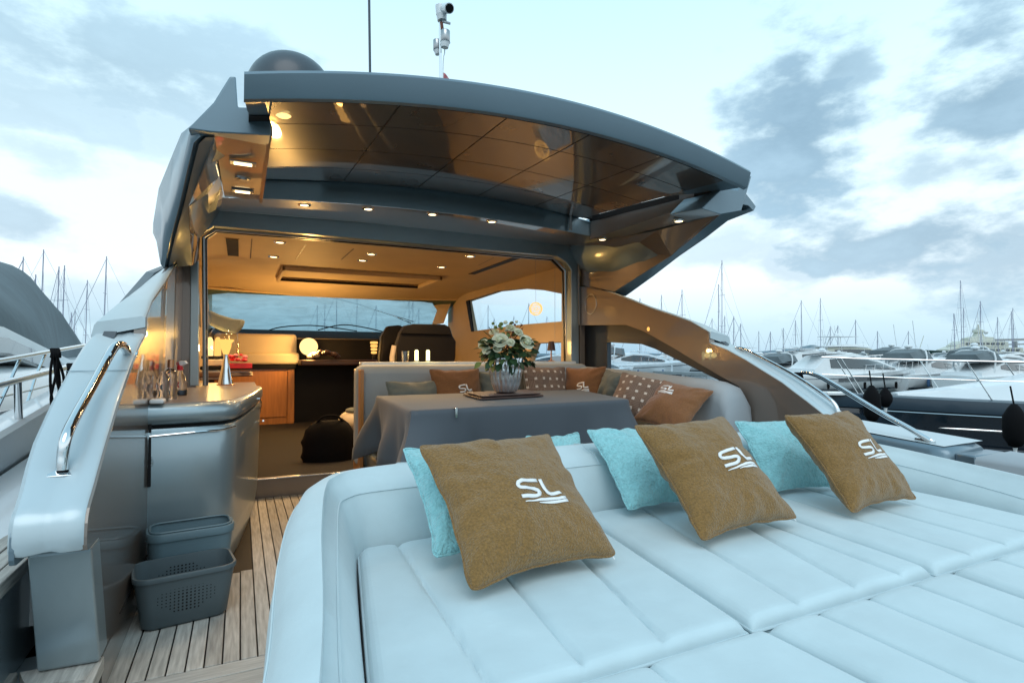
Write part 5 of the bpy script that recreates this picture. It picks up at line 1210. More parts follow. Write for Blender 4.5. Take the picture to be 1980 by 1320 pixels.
for k_ in range(3): MB().tube([q+V((0, 0, .01)), q+V((-.015+.02*k_, 0, .13))], .0015, 4).build('reed', M['berry'], t)
# water bottles and spray bottle
def on_bar(px, D_): q = P(px, 700, D=D_); q.z = zc_; return q
q = on_bar(330, 3.0); D_ = 3.0; s_ = D_/1079*1.08; t = thing('water_bottle', 'clear ribbed plastic water bottle with copper cap on the wet bar', 'bottle', q)
MB().lathe([(0, 0), (11*s_, 0), (12*s_, 4*s_), (10.5*s_, 10*s_), (12*s_, 16*s_), (10.5*s_, 22*s_), (12*s_, 28*s_), (10.5*s_, 34*s_), (12*s_, 40*s_), (11*s_, 46*s_), (4.5*s_, 54*s_), (4.5*s_, 57*s_)], q, 24).build('bottle_body', M['glass'], t); MB().lathe([(5*s_, 56*s_), (5*s_, 70*s_), (0, 71*s_)], q, 14).build('cap', M['copper'], t)
q = on_bar(316, 2.85); t = thing('water_bottle', 'clear plastic bottle standing left of the copper capped one', 'bottle', q)
MB().lathe([(0, 0), (9*s_, 0), (10*s_, 6*s_), (8.5*s_, 16*s_), (10*s_, 26*s_), (9*s_, 40*s_), (4*s_, 48*s_), (4*s_, 52*s_)], q, 20).build('bottle_body', M['glass'], t)
q = on_bar(348, 3.3); s_ = 3.3/1079; t = thing('spray_bottle', 'clear spray bottle with red and white trigger and blue liquid on the wet bar', 'spray bottle', q)
MB().lathe([(0, 0), (13*s_, 0), (14*s_, 3*s_), (13*s_, 20*s_), (9*s_, 36*s_), (4*s_, 46*s_), (4*s_, 50*s_)], q, 20).build('bottle_body', M['glass'], t)
MB().lathe([(0, .002), (12*s_, .002), (12.5*s_, 4*s_), (12.2*s_, 10*s_), (0, 10*s_)], q, 20).build('liquid', M['bottleblue'], t)
MB().lathe([(5*s_, 48*s_), (5*s_, 56*s_), (3*s_, 57*s_)], q, 12).build('collar', M['red'], t)
MB().prism([q+Rt*(a*s_)+V((0, 0, b*s_)) for a, b in ((-6, 56), (-7, 62), (0, 66), (9, 66), (13, 61), (8, 59), (4, 56))], Fw*.018).build('trigger_head', M['logo'], t, bevel=.002)
MB().prism([q+Rt*(a*s_)+V((0, 0, b*s_)) for a, b in ((-6, 56), (-8, 62), (-2, 65), (0, 58), (5, 50), (3, 48))], Fw*.016-Fw*.002).build('trigger', M['red'], t, bevel=.002)
LB = Matrix.Translation(Rt*(-9*s_)+V((0, 0, 16*s_))-Fw*(14.8*s_)) @ Matrix((Rt, Up, -Fw)).transposed().to_4x4()
mb = MB()
for strokes in (((0, 0), (.5, 1)), ((.5, 1), (1, 0)), ((.22, .35), (.78, .35)), ((1.2, 0), (2.1, 1)), ((1.2, 1), (2.1, 0))):
    (xa_, ya_), (xb_, yb_) = strokes; u_ = V((xb_-xa_, yb_-ya_, 0)).normalized(); n_ = V((-u_.y, u_.x, 0))*.12
    pts = [V((xa_, ya_, 0))-n_, V((xb_, yb_, 0))-n_, V((xb_, yb_, 0))+n_, V((xa_, ya_, 0))+n_]
    mb.prism([q+LB@V((k.x*8*s_, k.y*10*s_, 0)) for k in pts], -Fw*.0006)
mb.build('label_print', M['red'], t, smooth=0)
q = on_bar(306, 2.72); t = thing('napkin', 'folded pale cloth lying in front of the bottles on the wet bar', 'cloth', q); MB().box(q.x-.03, q.x+.03, q.y-.05, q.y+.05, zc_, zc_+.022).build('fold', M['logo'], t, bevel=.008, seg=3)

# ================================================================== MARINA
WZ = -1.35
def hull(L_, B_, fb, fs, m, parent, name='hull', flare=.12, draft=.25, ny_=14, sheerup=.5):
    rows = []; 
    def hb(t): return B_/2*(1-t**3.2)*(.86+.14*min(1, t*4)) if t < .999 else .01
    for i in range(ny_+1):
        t = i/ny_; y = L_*(t-.5); b = max(.012, hb(t)); zs = fb+(fs-fb)*t**1.8; k = y
        rows.append([V((-b, k+.0, zs)), V((-b*(.97-flare*t), k-.12*L_*t**4*.4, zs*.45)), V((-b*(.80-.35*t), k-.12*L_*t**3, 0)), V((0, k-.12*L_*t**3, -draft)), V((b*(.80-.35*t), k-.12*L_*t**3, 0)), V((b*(.97-flare*t), k-.12*L_*t**4*.4, zs*.45)), V((b, k, zs)), V((b*.9, k, zs+.03)), V((0, k, zs+.10)), V((-b*.9, k, zs+.03))])
    return MB().loft(rows).build(name, m, parent, smooth=50)
def house(L_, secs, m, parent, name='cabin'):
    """secs: list of (y, z0, z1, half width bottom, half width top)"""
    rows = [[V((-b0, y, z0)), V((-b1, y, z1-.06)), V((-b1*.85, y, z1)), V((b1*.85, y, z1)), V((b1, y, z1-.06)), V((b0, y, z0))] for y, z0, z1, b0, b1 in secs]
    return MB().loft(rows).build(name, m, parent, smooth=35)
def bowrail(L_, B_, fs, fb, parent, h_=.65, t0=.45):
    def e(t, s): return V((s*B_/2*.9*(1-t**3.2), L_*(t-.5), fb+(fs-fb)*t**1.8+.05))
    pts = [e(t0+(1-t0)*i/8, -1)+V((0, 0, h_)) for i in range(8)]+[V((0, L_*.5+.1, fs+h_+.05))]+[e(t0+(1-t0)*i/8, 1)+V((0, 0, h_)) for i in range(7, -1, -1)]
    MB().tube(pts, .018, 5).build('rail', M['chrome'], parent); MB().tube([p-V((0, 0, h_*.45)) for p in pts], .010, 4).build('rail', M['chrome'], parent)
    mb = MB()
    for i in range(0, 9, 1):
        for s in (-1, 1):
            t = t0+(1-t0)*i/8; a = e(min(t, .985), s); mb.tube([a-V((0, 0, .03)), a+V((0, .12, h_))], .014, 4)
    mb.build('stanchion', M['chrome'], parent)
PROTO = {}
def motor_proto(kind):
    if kind in PROTO: return PROTO[kind], False
    t = thing('motor_yacht', 'motor yacht', 'motor yacht')
    if kind == 'cruiser':
        L_ = 11; hull(L_, 3.4, 1.15, 1.7, M['white'], t); bowrail(L_, 3.4, 1.7, 1.15, t)
        house(L_, [(-4.6, 1.1, 1.5, 1.4, 1.35), (-2.6, 1.1, 2.0, 1.4, 1.3), (-1.2, 1.1, 2.45, 1.4, 1.2), (.4, 1.2, 2.35, 1.35, 1.1), (2.4, 1.35, 1.75, 1.1, .8), (4.0, 1.5, 1.62, .5, .3)], M['white'], t)
        house(L_, [(-2.4, 1.72, 2.0, 1.36, 1.31), (-1.2, 1.6, 2.28, 1.385, 1.26), (.4, 1.65, 2.2, 1.36, 1.16), (2.0, 1.62, 1.78, 1.17, .92)], M['tint'], t, 'window_band')
        MB().tube([V((-1.35, -3.2, 1.5)), V((-1.25, -3.0, 2.9)), V((0, -2.9, 3.05)), V((1.25, -3.0, 2.9)), V((1.35, -3.2, 1.5))], .06, 6, smooth_=3).build('radar_arch', M['white'], t)
    elif kind == 'sport':
        L_ = 14; hull(L_, 4.0, 1.35, 2.0, M['white'], t); bowrail(L_, 4.0, 2.0, 1.35, t)
        MB().loft([[V((s*2.005*(1-tt**3.2)*.985+s*.0, 14*(tt-.5)-.02*14*tt**4, (1.35+.65*tt**1.8)*a)) for a in (.62, .78)]+[V((s*(2.03*(1-tt**3.2)*.985), 14*(tt-.5)-.02*14*tt**4, (1.35+.65*tt**1.8)*a)) for a in (.78, .62)] for tt in (.25, .4, .55, .7, .8) for s in (1,)]).build('hull_window', M['tint'], t)
        house(L_, [(-5.5, 1.3, 1.9, 1.7, 1.6), (-4, 1.3, 3.0, 1.7, 1.35), (-1.5, 1.3, 3.25, 1.7, 1.3), (1.0, 1.45, 2.75, 1.55, 1.1), (3.2, 1.7, 2.05, 1.2, .8), (5.2, 1.9, 2.0, .5, .3)], M['white'], t)
        house(L_, [(-3.9, 2.0, 2.75, 1.62, 1.44), (-1.5, 1.95, 2.95, 1.66, 1.40), (1.0, 1.95, 2.55, 1.54, 1.2), (2.8, 1.85, 2.08, 1.28, .95)], M['tint'], t, 'window_band')
        MB().box(-1.2, 1.2, -5.2, -2.0, 3.27, 3.33).build('hardtop', M['white'], t)
    elif kind == 'fly':
        L_ = 17; hull(L_, 4.8, 1.7, 2.6, M['creamyacht'], t); bowrail(L_, 4.8, 2.6, 1.7, t, .8)
        house(L_, [(-7, 1.7, 3.7, 2.0, 1.9), (-2, 1.7, 3.8, 2.1, 1.9), (2.0, 1.9, 3.6, 2.0, 1.6), (4.2, 2.2, 2.9, 1.5, 1.1), (5.6, 2.4, 2.6, .9, .6)], M['creamyacht'], t)
        house(L_, [(-5.5, 2.5, 3.3, 2.03, 1.97), (-2, 2.5, 3.4, 2.11, 1.99), (2.0, 2.55, 3.3, 2.0, 1.75), (3.8, 2.5, 2.95, 1.7, 1.3)], M['tint'], t, 'window_band')
        house(L_, [(-7.6, 3.82, 3.95, 2.3, 2.3), (-2, 3.82, 4.3, 2.2, 2.1), (1.5, 3.82, 4.4, 1.9, 1.5), (2.4, 3.82, 4.0, 1.2, .9)], M['white'], t, 'flybridge')
        MB().tube([V((-1.8, -4.5, 4.0)), V((-1.6, -4.0, 5.6)), V((0, -3.9, 5.8)), V((1.6, -4.0, 5.6)), V((1.8, -4.5, 4.0))], .09, 6, smooth_=3).build('radar_arch', M['white'], t)
        MB().box(-1.9, 1.9, -6.5, -.5, 5.75, 5.85).build('hardtop', M['white'], t); MB().tube([V((0, -3.9, 5.8)), V((0, -4.1, 8))], .05, 5).build('mast', M['white'], t)
        MB().ball((0.7, -3.9, 6.1), .3, 10).build('radar_dome', M['white'], t)
    if kind != 'fly':
        Lz, Bz, f0, f1 = (11, 3.4, 1.15, 1.7) if kind == 'cruiser' else (14, 4.0, 1.35, 2.0)
        for fz, hz, mm, nm in ((.80, .05, 'navy', 'hull_stripe'), (.16, .16, 'navy', 'boot_stripe')):
            for sd in (-1, 1):
                rr = []
                for i in range(15):
                    tt = .02+.93*i/14; bb = Bz/2*(1-tt**3.2)*(.86+.14*min(1, tt*4)); zz = f0+(f1-f0)*tt**1.8
                    if fz > .5: x_ = sd*(bb*.985+.012); yy = Lz*(tt-.5)-.01*Lz*tt**4
                    else: x_ = sd*(bb*(.86-.28*tt)+.03); yy = Lz*(tt-.5)-.10*Lz*tt**3.3
                    rr.append([V((x_, yy, zz*fz-hz/2)), V((x_+sd*.012, yy, zz*fz)), V((x_, yy, zz*fz+hz/2))])
                MB().loft(rr, closed=False).build(nm, M[mm], t)
            if kind == 'sport' and fz < .5: pass
        for sd in (-1, 1):
            for yy in (-.33, -.08, .14):
                bb = Bz/2*.97; MB().lathe([(.0, .12), (.09, .14), (.11, .4), (.09, .66), (0, .68)], (sd*(bb+.10), Lz*yy, .15), 8).build('fender', M['rope' if kind == 'sport' else 'blue'], t)
        if kind == 'cruiser':
            MB().loft([[V((-1.3, -4.4, 2.2)), V((-.9, -4.4, 2.75)), V((.9, -4.4, 2.75)), V((1.3, -4.4, 2.2))], [V((-1.35, -3.2, 2.4)), V((-.9, -3.2, 3.0)), V((.9, -3.2, 3.0)), V((1.35, -3.2, 2.4))], [V((-1.3, -2.0, 2.2)), V((-.9, -2.0, 2.85)), V((.9, -2.0, 2.85)), V((1.3, -2.0, 2.2))]]).build('bimini', M['canvas'], t)
        MB().tube([V((.5, -2.8 if kind == 'cruiser' else -3.4, 2.8)), V((.5, -3.2 if kind == 'cruiser' else -3.8, 5.2))], .025, 5).build('aerial', M['white'], t)
        MB().ball((0, -2.9 if kind == 'cruiser' else -3.4, 3.25 if kind == 'cruiser' else 3.5), .28, 10, (1, 1, .6)).build('radar_dome', M['white'], t)
        MB().box(-.5, .5, Lz*.2, Lz*.2+.5, f1*.98, f1*.98+.14).build('foredeck_hatch', M['tint'], t, bevel=.03)
    PROTO[kind] = t; return t, True
def place(kind, px, D_, deg, label, s=1., group='motor yachts moored across the basin', canvas=None):
    t, first = motor_proto(kind)
    o = t if first else copy_tree(t)
    q = P(px, 690, D=D_); o.location = (q.x, q.y, WZ); o.rotation_euler = (0, 0, math.radians(deg)); o.scale = (s, s, s)
    o['label'] = label; o['group'] = group; return o
R9 = -25.95   # heading along the picture's depth; +90 = bow left in the picture, -90 = bow right
place('sport', 1598, 58, R9-80, 'white motor yacht with dark window band, bow to the right, just above the chrome rails')
place('cruiser', 1650, 84, R9-70, 'small white cruiser with pale arch right behind the dark windowed white yacht')
place('cruiser', 1770, 62, R9-75, 'open white cruiser with bow rails above the navy yacht deck', 1.15)
place('sport', 1880, 74, R9-85, 'white sports yacht with bow to the right near the right edge', .9)
place('cruiser', 1540, 105, R9+60, 'small white cruiser far off left of the dark windowed yacht')
place('fly', 1652, 150, R9-85, 'large cream flybridge yacht behind the white cruisers', 1.35)
place('sport', 1480, 95, R9-100, 'white yacht half hidden behind the end of the right side moulding', .9)
place('cruiser', 1240, 66, R9-85, 'white cruiser seen through the side moulding window', 1.2)
place('sport', 1195, 95, R9+80, 'dark windowed yacht seen through the left part of the side moulding window')
place('sport', 1060, 80, R9+85, 'white yacht seen through the low cabin window', .9)
place('sport', 1330, 90, R9-70, 'yacht behind the sloping edge of the side moulding window')
place('fly', 175, 120, R9+20, 'flybridge yacht with lattice top seen past the covered boat at left', .9)
place('cruiser', 200, 48, R9+30, 'white cruiser glimpsed between the left guardrail and the pale moulding')
place('cruiser', 1940, 52, R9-80, 'white cruiser with slanted windscreen at the right edge of the picture', 1.1)
place('cruiser', 1700, 100, R9-90, 'white cruiser stern on, small, between the larger yachts', 1.0)
place('sport', 1830, 100, R9-95, 'white yacht in the second row, left of the green superyacht', .9)

XB = [('sport', 1655, 41, -78, 'white motor yacht close behind the navy yacht bow rails', .85), ('cruiser', 1800, 44, -65, 'white cruiser with grey bimini close behind the navy yacht', 1), ('cruiser', 1935, 40, -70, 'white cruiser right behind the navy coachroof', .95), ('cruiser', 1545, 46, -60, 'white cruiser between the two chrome rails', .9),
      ('cruiser', 1505, 78, 70, 'small white cruiser just right of the side moulding tip', 1), ('sport', 1560, 130, -80, 'distant white yacht under the hill, left one', .9), ('cruiser', 1600, 120, 95, 'distant white cruiser under the hill, right one', 1), ('cruiser', 1720, 78, -60, 'white cruiser between the dark windowed yacht and the open cruiser', .9),
      ('sport', 1790, 130, -90, 'white yacht in front of the green superyacht bow', 1), ('cruiser', 1835, 88, -50, 'white cruiser pointing half towards the viewer near the right edge', 1), ('cruiser', 1905, 110, -95, 'small white cruiser under the green superyacht stern', 1.1), ('sport', 1975, 95, -85, 'white yacht cut by the right picture edge', 1), ('cruiser', 1280, 95, 80, 'small far cruiser in the side moulding window, right half', 1), ('cruiser', 1165, 60, -60, 'small cruiser at the left end of the side moulding window', .8), ('cruiser', 1630, 70, -75, 'white cruiser directly behind the dark windowed yacht stern', 1), ('fly', 1460, 170, -80, 'far flybridge yacht left of the blue hill', .9)]
for k_, px, D_, a_, lab, s_ in XB: place(k_, px, D_, R9+a_, lab, s_)
# navy yacht -----------------------------------------------------------------------------
nv = thing('navy_yacht', 'large navy blue yacht with white coachroof and bow rails, moored close by at right', 'motor yacht')
bow = P(1606, 757, D=11.6); aft = P(1980, 757, D=11.0); LN = 17.0; BN = 4.6
dirv = V((bow.x-aft.x, bow.y-aft.y, 0)).normalized()
ang = math.atan2(-dirv.x, dirv.y)
# local frame: bow +Y ; port side faces us or starboard
def nlocal():
    fb, fs = 1.42, 1.68
    hull(LN, BN, fb*.855, fs*.855, M['navy'], nv, 'hull', ny_=24)
    rows = []
    for i in range(25):
        t = i/24; b = max(.012, BN/2*(1-t**3.2)*(.86+.14*min(1, t*4))); y = LN*(t-.5); zs = fb+(fs-fb)*t**1.8; z0 = zs*.84
        rows.append([V((-b*1.0, y, z0)), V((-b*1.035, y+.12*t, z0+.03)), V((-b*1.045, y+.14*t, z0+(zs-z0)*.5)), V((-b*1.02, y+.12*t, zs)), V((-b*.9, y, zs+.03)), V((b*.9, y, zs+.03)), V((b*1.02, y+.12*t, zs)), V((b*1.045, y+.14*t, z0+(zs-z0)*.5)), V((b*1.035, y+.12*t, z0+.03)), V((b, y, z0))])
    MB().loft(rows).build('topsides', M['navy2'], nv, smooth=50)
    for (fz, w_) in ((.835, .022), (.66, .035), (.44, .03)):
        for s in (-1, 1):
            rr = []
            for i in range(23):
                t = .03+.93*i/22; b = max(.012, BN/2*(1-t**3.2)*(.86+.14*min(1, t*4))); y = LN*(t-.5); zs = fb+(fs-fb)*t**1.8
                x_ = s*(b*(1.055 if fz > .8 else (1.0 if fz > .5 else .975-.1*t))+.008); yy = y+(.13*t if fz > .8 else -.03*LN*t**4)
                rr.append([V((x_, yy, zs*fz-w_/2)), V((x_+s*.012, yy, zs*fz)), V((x_, yy, zs*fz+w_/2))])
            MB().loft(rr, closed=False).build('trim_stripe', M['chrome'] if fz > .5 else M['navy2'], nv)
    house(LN, [(-6, fb, fb+1.9, 1.95, 1.5), (-1, fb, fb+1.75, 1.9, 1.4), (2.0, fb+.1, fb+1.30, 1.55, 1.1), (4.0, fb+.15, fb+.88, 1.25, .80), (5.2, fb+.18, fb+.58, .95, .62), (6.4, fb+.2, fb+.40, .62, .42), (7.4, fb+.22, fb+.30, .25, .15)], M['white'], nv)
    house(LN, [(-5.8, fb+.5, fb+1.55, 1.86, 1.62), (-1, fb+.5, fb+1.5, 1.82, 1.52), (2.0, fb+.45, fb+1.12, 1.50, 1.20), (3.8, fb+.45, fb+.78, 1.25, .92), (5.0, fb+.46, fb+.54, .98, .78)], M['tint'], nv, 'window_band')
    def e(t, s): return V((s*BN/2*.93*(1-t**3.2), LN*(t-.5), fb+(fs-fb)*t**1.8+.03))
    for hh, rr in ((.72, .016), (.36, .010)):
        pts = [e(.30+.70*i/12*.97, -1)+V((0, .05, hh)) for i in range(13)]+[V((0, LN*.5+.25, fs+hh+.05))]+[e(.30+.70*i/12*.97, 1)+V((0, .05, hh)) for i in range(12, -1, -1)]
        MB().tube(pts, rr, 6).build('rail', M['chrome'], nv)
    for i in range(0, 13, 2):
        for s in (-1, 1):
            a = e(.30+.70*i/12*.97, s); MB().tube([a-V((0, .12, .02)), a+V((0, .30, .72))], .012, 6).build('stanchion', M['chrome'], nv)
    MB().box(-.14, .14, LN*.5-.2, LN*.5+.22, fs-.02, fs+.05).build('bow_roller', M['chrome'], nv, bevel=.01)
nlocal()
nv.location = V((bow.x, bow.y, WZ))-dirv*(LN*.5+.1)-V((0, 0, .0)); nv.rotation_euler = (0, 0, ang)
# fenders hung on the navy yacht
def fender(px, py, D_, l_, r_, label):
    t = thing('fender', label, 'fender', P(px, py, D=D_), 'black fenders')
    q = P(px, py, D=D_)
    MB().lathe([(.0, -l_/2), (r_*.5, -l_/2+.02), (r_*.95, -l_/2+r_), (r_, 0), (r_*.95, l_/2-r_), (r_*.5, l_/2-.02), (r_*.25, l_/2+.03), (0, l_/2+.04)], q, 20).build('body', M['rope'], t, smooth=60)
    MB().tube([q+V((0, 0, l_/2)), q+V((.02, .05, l_/2+.30))], .012, 5).build('lanyard', M['rope'], t); MB().lathe([(.02, -l_/2-.08), (.03, -l_/2)], q, 8).build('eye', M['logo'], t)
    return t
fender(1686, 782, 10.0, .62, .14, 'black fender hanging near the bow of the navy yacht'); fender(1962, 825, 8.4, .62, .15, 'large black fender hanging on the navy yacht at the right edge')
fender(1712, 770, 10.6, .35, .12, 'small dark fender just behind the one near the navy bow')

# covered boat at left -------------------------------------------------------------------
cb = thing('covered_boat', 'neighbouring white boat under a big grey canvas cover at the left edge', 'boat')
TP = [P(a, b, X=-4.2) for a, b in ((-260, 470), (-120, 478), (0, 506), (21, 517), (70, 558), (115, 604), (143, 649), (171, 694))]
def lerp(tab, x):
    if x <= tab[0][0]: return tab[0][1]
    for (a, b), (c_, d) in zip(tab[:-1], tab[1:]):
        if x <= c_: return b+(d-b)*(x-a)/(c_-a)
    return tab[-1][1]
tz_ = [(q.y, q.z) for q in TP]
lz_ = [(5, 1.46), (7.7, 1.42), (10.3, 1.06), (14, .98), (22, .96)]
rows = []
for k0 in range(26):
    y = 5+(TP[-1].y-5)*k0/25; zz = lerp(tz_, y); w_ = 1.9*(1-.88*sst(y, 7.5, 19)); r = []
    for k_ in range(17):
        a = math.pi*k_/16; zl = lerp(lz_, y)
        crease = .035*noise.noise(V((k_*1.1, y*.9, 0)))
        r.append(V((-4.2+math.cos(a)*w_, y, zl+(zz-zl)*math.sin(a)**1.15+crease)))
    rows.append(r)
MB().loft(rows, closed=True).build('canvas_cover', M['canvas'], cb, smooth=90)
rows = []
for y in (2, 6, 10, 13, 16, 19, 21, 22.3):
    t_ = sst(y, 12, 22.4); w_ = 2.2*(1-t_**2)+.03; zd = .95+.10*t_
    rows.append([V((-4.2-w_, y, zd)), V((-4.2-w_*.9, y, -1.5)), V((-4.2+w_*.9, y, -1.5)), V((-4.2+w_*1.02, y, .2)), V((-4.2+w_, y, zd-.1)), V((-4.2+w_*.94, y, zd)), V((-4.2+w_*.8, y, zd+.05)), V((-4.2, y, zd+.08))])
MB().loft(rows).build('hull', M['white'], cb, smooth=50)
MB().loft([[V((-4.2+(2.2*(1-sst(y, 12, 22.4)**2)+.03)*1.03+.02, y, z)) for z in (.30, .62)]+[V((-4.2+(2.2*(1-sst(y, 12, 22.4)**2)+.03)*1.02, y, z)) for z in (.62, .30)] for y in (3, 6, 9, 12, 15)]).build('hull_window', M['tint'], cb)
MB().loft([[V((-4.2+1.95, y, lerp(lz_, y)-.30)), V((-4.2+1.93, y, lerp(lz_, y)+.0)), V((-4.2+1.2, y, lerp(lz_, y)-.0)), V((-4.2+1.2, y, lerp(lz_, y)-.3))] for y in (4, 7.7, 10.3, 13)]).build('cabin_side', M['white'], cb)
MB().loft([[V((-4.2+1.99, y, lerp(lz_, y)-.28)), V((-4.2+1.98, y, lerp(lz_, y)-.12)), V((-4.2+1.9, y, lerp(lz_, y)-.12)), V((-4.2+1.9, y, lerp(lz_, y)-.28))] for y in (4.5, 7.7, 9.8)]).build('cabin_window', M['tint'], cb)

# sail boats: masts everywhere ----------------------------------------------------------
def sailboat(px, ytop, H, label, lean=0, back=1, furl=True, deg=None):
    D_ = (H-2.45)*FPX/(690-ytop); q = P(px, 690, D=D_)
    t = thing('sailing_boat', label, 'sailing boat', (0, 0, 0), 'sailing boats across the harbour')
    L_ = H*.75; fb = L_*.10
    rr = max(.07, .00058*D_*random.uniform(.75, 1.15))
    hull(L_, L_*.30, fb, fb*1.25, M['white'], t, ny_=8, draft=.3)
    house(L_, [(-L_*.25, fb, fb+.5, L_*.10, L_*.09), (L_*.1, fb, fb+.55, L_*.09, L_*.08), (L_*.25, fb, fb+.12, L_*.05, L_*.04)], M['white'], t)
    MB().tube([V((0, L_*.06, fb)), V((lean*H*.012, L_*.06-.01*H, H))], rr, 6).build('mast', M['mast'], t)
    MB().tube([V((0, L_*.04, fb+1.3)), V((0, -L_*.36, fb+1.35))], rr*.9, 6).build('boom', M['mast'], t)
    MB().tube([V((0, L_*.02, fb+1.5)), V((0, -L_*.34, fb+1.52))], rr*1.8, 6).build('sail_cover', M['blue'] if random.random() < .4 else M['canvas'], t)
    wr = rr*.26
    MB().tube([V((0, L_*.05, H*.97)), V((0, L_*.49, fb*1.25))], rr*random.choice((.25, .5, .7)), 5).build('furled_jib', M['mast'], t)
    mb = MB(); mb.tube([V((0, L_*.05, H)), V((0, -L_*.49, fb))], wr, 4)
    for s in (-1, 1):
        mb.tube([V((0, L_*.05, H*.95)), V((s*.75, L_*.04, H*.55)), V((s*L_*.14, L_*.03, fb))], wr, 4)
    mb.build('rigging', M['wire'], t)
    for z in (.40, .68): MB().tube([V((-.8, L_*.05, H*z)), V((.8, L_*.05, H*z))], wr*1.4, 4).build('spreader', M['mast'], t)
    t.location = (q.x, q.y, WZ); t.rotation_euler = (0, 0, math.radians(deg if deg is not None else random.uniform(R9+40, R9+130)))
    return t
random.seed(21)
MA = [(1403, 503, 21, 'tallest mast right of the hardtop'), (1397, 549, 16, 'shorter mast just left of the tallest one at right'), (1381, 615, 13, 'low mast left of the tallest one at right'), (1423, 611, 14, 'mast with slanting stay right of the tallest one'), (1436, 625, 13, 'small mast between the tallest mast and the right handrail'), (1324, 560, 16, 'mast above the middle of the right side moulding'), (1284, 570, 15, 'mast above the upper part of the right side moulding'), (1243, 576, 14, 'mast tip close to the hardtop lower corner'),
      (1470, 640, 12, 'far small mast above the right handrail, left of a similar one'), (1492, 641, 12, 'far small mast above the right handrail, right of a similar one'), (1518, 634, 13, 'far mast over the haze-blue hill'), (1541, 619, 13, 'mast left of a taller pair over the hill'), (1556, 580, 15, 'left mast of the tall leaning pair over the hill'), (1592, 576, 16, 'right mast of the tall leaning pair over the hill'), (1609, 631, 13, 'far mast behind the cream flybridge yacht, left'), (1624, 629, 13, 'far mast behind the cream flybridge yacht, middle'), (1659, 618, 14, 'mast above the cream flybridge yacht'),
      (1863, 542, 22, 'tallest mast in the right part beside the green superyacht'), (1868, 596, 16, 'mast just right of the tall mast at the green superyacht'), (1848, 606, 16, 'pale mast at the tower of the green superyacht'), (1902, 582, 17, 'single mast over the green superyacht stern'), (1933, 613, 14, 'mast with slanting stay left of the last pair at right'), (1960, 602, 15, 'left mast of the pair at the right edge'), (1966, 595, 16, 'right mast of the pair at the right edge'),
      (50, 496, 16, 'leftmost mast over the grey boat cover'), (72, 530, 14, 'second mast over the grey boat cover'), (90, 482, 18, 'tallest mast at left with an antenna on top'), (114, 514, 16, 'left mast of the close pair at left'), (126, 512, 16, 'right mast of the close pair at left'), (173, 541, 15, 'mast between the close pair and the lone tall mast at left'), (211, 495, 18, 'lone tall mast just left of the pale moulding'), (137, 603, 13, 'low mast over the lattice yacht at left'), (148, 600, 13, 'low mast right of another over the lattice yacht'),
      (617, 590, 15, 'leftmost mast seen faintly through the windscreen'), (632, 586, 15, 'second faint mast in the windscreen'), (656, 560, 17, 'tall faint mast in the middle of the windscreen'), (694, 570, 17, 'faint mast in the windscreen right of centre'), (731, 590, 15, 'faint mast in the windscreen left of the helm seat'), (795, 580, 16, 'mast in the windscreen above the helm seat, left'), (801, 580, 16, 'mast in the windscreen above the helm seat, right'), (813, 595, 14, 'mast in the windscreen near its right corner'),
      (948, 590, 15, 'mast seen through the left half of the cabin side window'), (958, 615, 13, 'short mast in the cabin side window'), (997, 611, 13, 'mast in the middle of the cabin side window'), (1027, 586, 15, 'mast beside the reflected lamp ball in the side window'), (1061, 612, 13, 'mast near the right end of the cabin side window'), (1405, 610, 13, 'short mast tight beside the tallest mast at right'), (1760, 640, 12, 'far short mast left of the green superyacht'), (1700, 640, 12, 'far short mast right of the cream flybridge yacht')]
for px, yt, H, lab in MA: sailboat(px, yt, H, 'sailing boat with '+lab, random.uniform(-.3, .6))

# green superyacht --------------------------------------------------------------------------
gs = thing('green_superyacht', 'long dark green superyacht with stepped cream decks and a tall mast tower far at right', 'superyacht')
LG = 52; hull(LG, 9, 3.6, 5.6, M['green'], gs, ny_=16, draft=.5)
house(LG, [(-20, 3.6, 6.2, 3.8, 3.6), (-6, 3.9, 6.4, 4.0, 3.8), (8, 4.2, 6.6, 3.9, 3.5), (12, 4.4, 5.4, 3.2, 2.8)], M['creamyacht'], gs, 'main_deck')
house(LG, [(-14, 6.4, 8.6, 3.3, 3.1), (-4, 6.5, 8.9, 3.5, 3.2), (5, 6.6, 8.8, 3.3, 2.8), (8, 6.6, 7.2, 2.6, 2.2)], M['creamyacht'], gs, 'upper_deck')
house(LG, [(-9, 8.9, 10.4, 2.2, 2.0), (-2, 8.9, 10.8, 2.4, 2.0), (2, 8.9, 10.0, 2.2, 1.6)], M['creamyacht'], gs, 'sun_deck')
for (y0, y1, z, w_) in ((-18, 10, 5.2, 4.0), (-12, 6, 7.7, 3.45)):
    n_ = int((y1-y0)/2.2)
    for k_ in range(n_):
        for s in (-1, 1): MB().box(s*w_-.06, s*w_+.06, y0+k_*2.2, y0+k_*2.2+1.4, z-.35, z+.45).build('window', M['tint'], gs, smooth=0)
MB().loft([[V((sx*a, -4+sy*a*1.6, z)) for sx, sy in ((-1, -1), (1, -1), (1, 1), (-1, 1))] for a, z in ((1.2, 10.4), (.75, 12.2), (1.1, 12.4), (.9, 13.4), (.3, 13.6), (.2, 15.5))]).build('tower', M['creamyacht'], gs, smooth=0)
MB().tube([V((0, -4, 16.4)), V((0, -4, 21))], .12, 5).build('mast', M['white'], gs); MB().ball((1.4, -4, 13.4), .9, 12).build('radar_dome', M['white'], gs); MB().ball((-1.4, -6, 12.4), .8, 12).build('radar_dome', M['white'], gs)
MB().tube([V((0, 22, 5.6)), V((0, 20, 11))], .12, 5).build('crane', M['creamyacht'], gs)
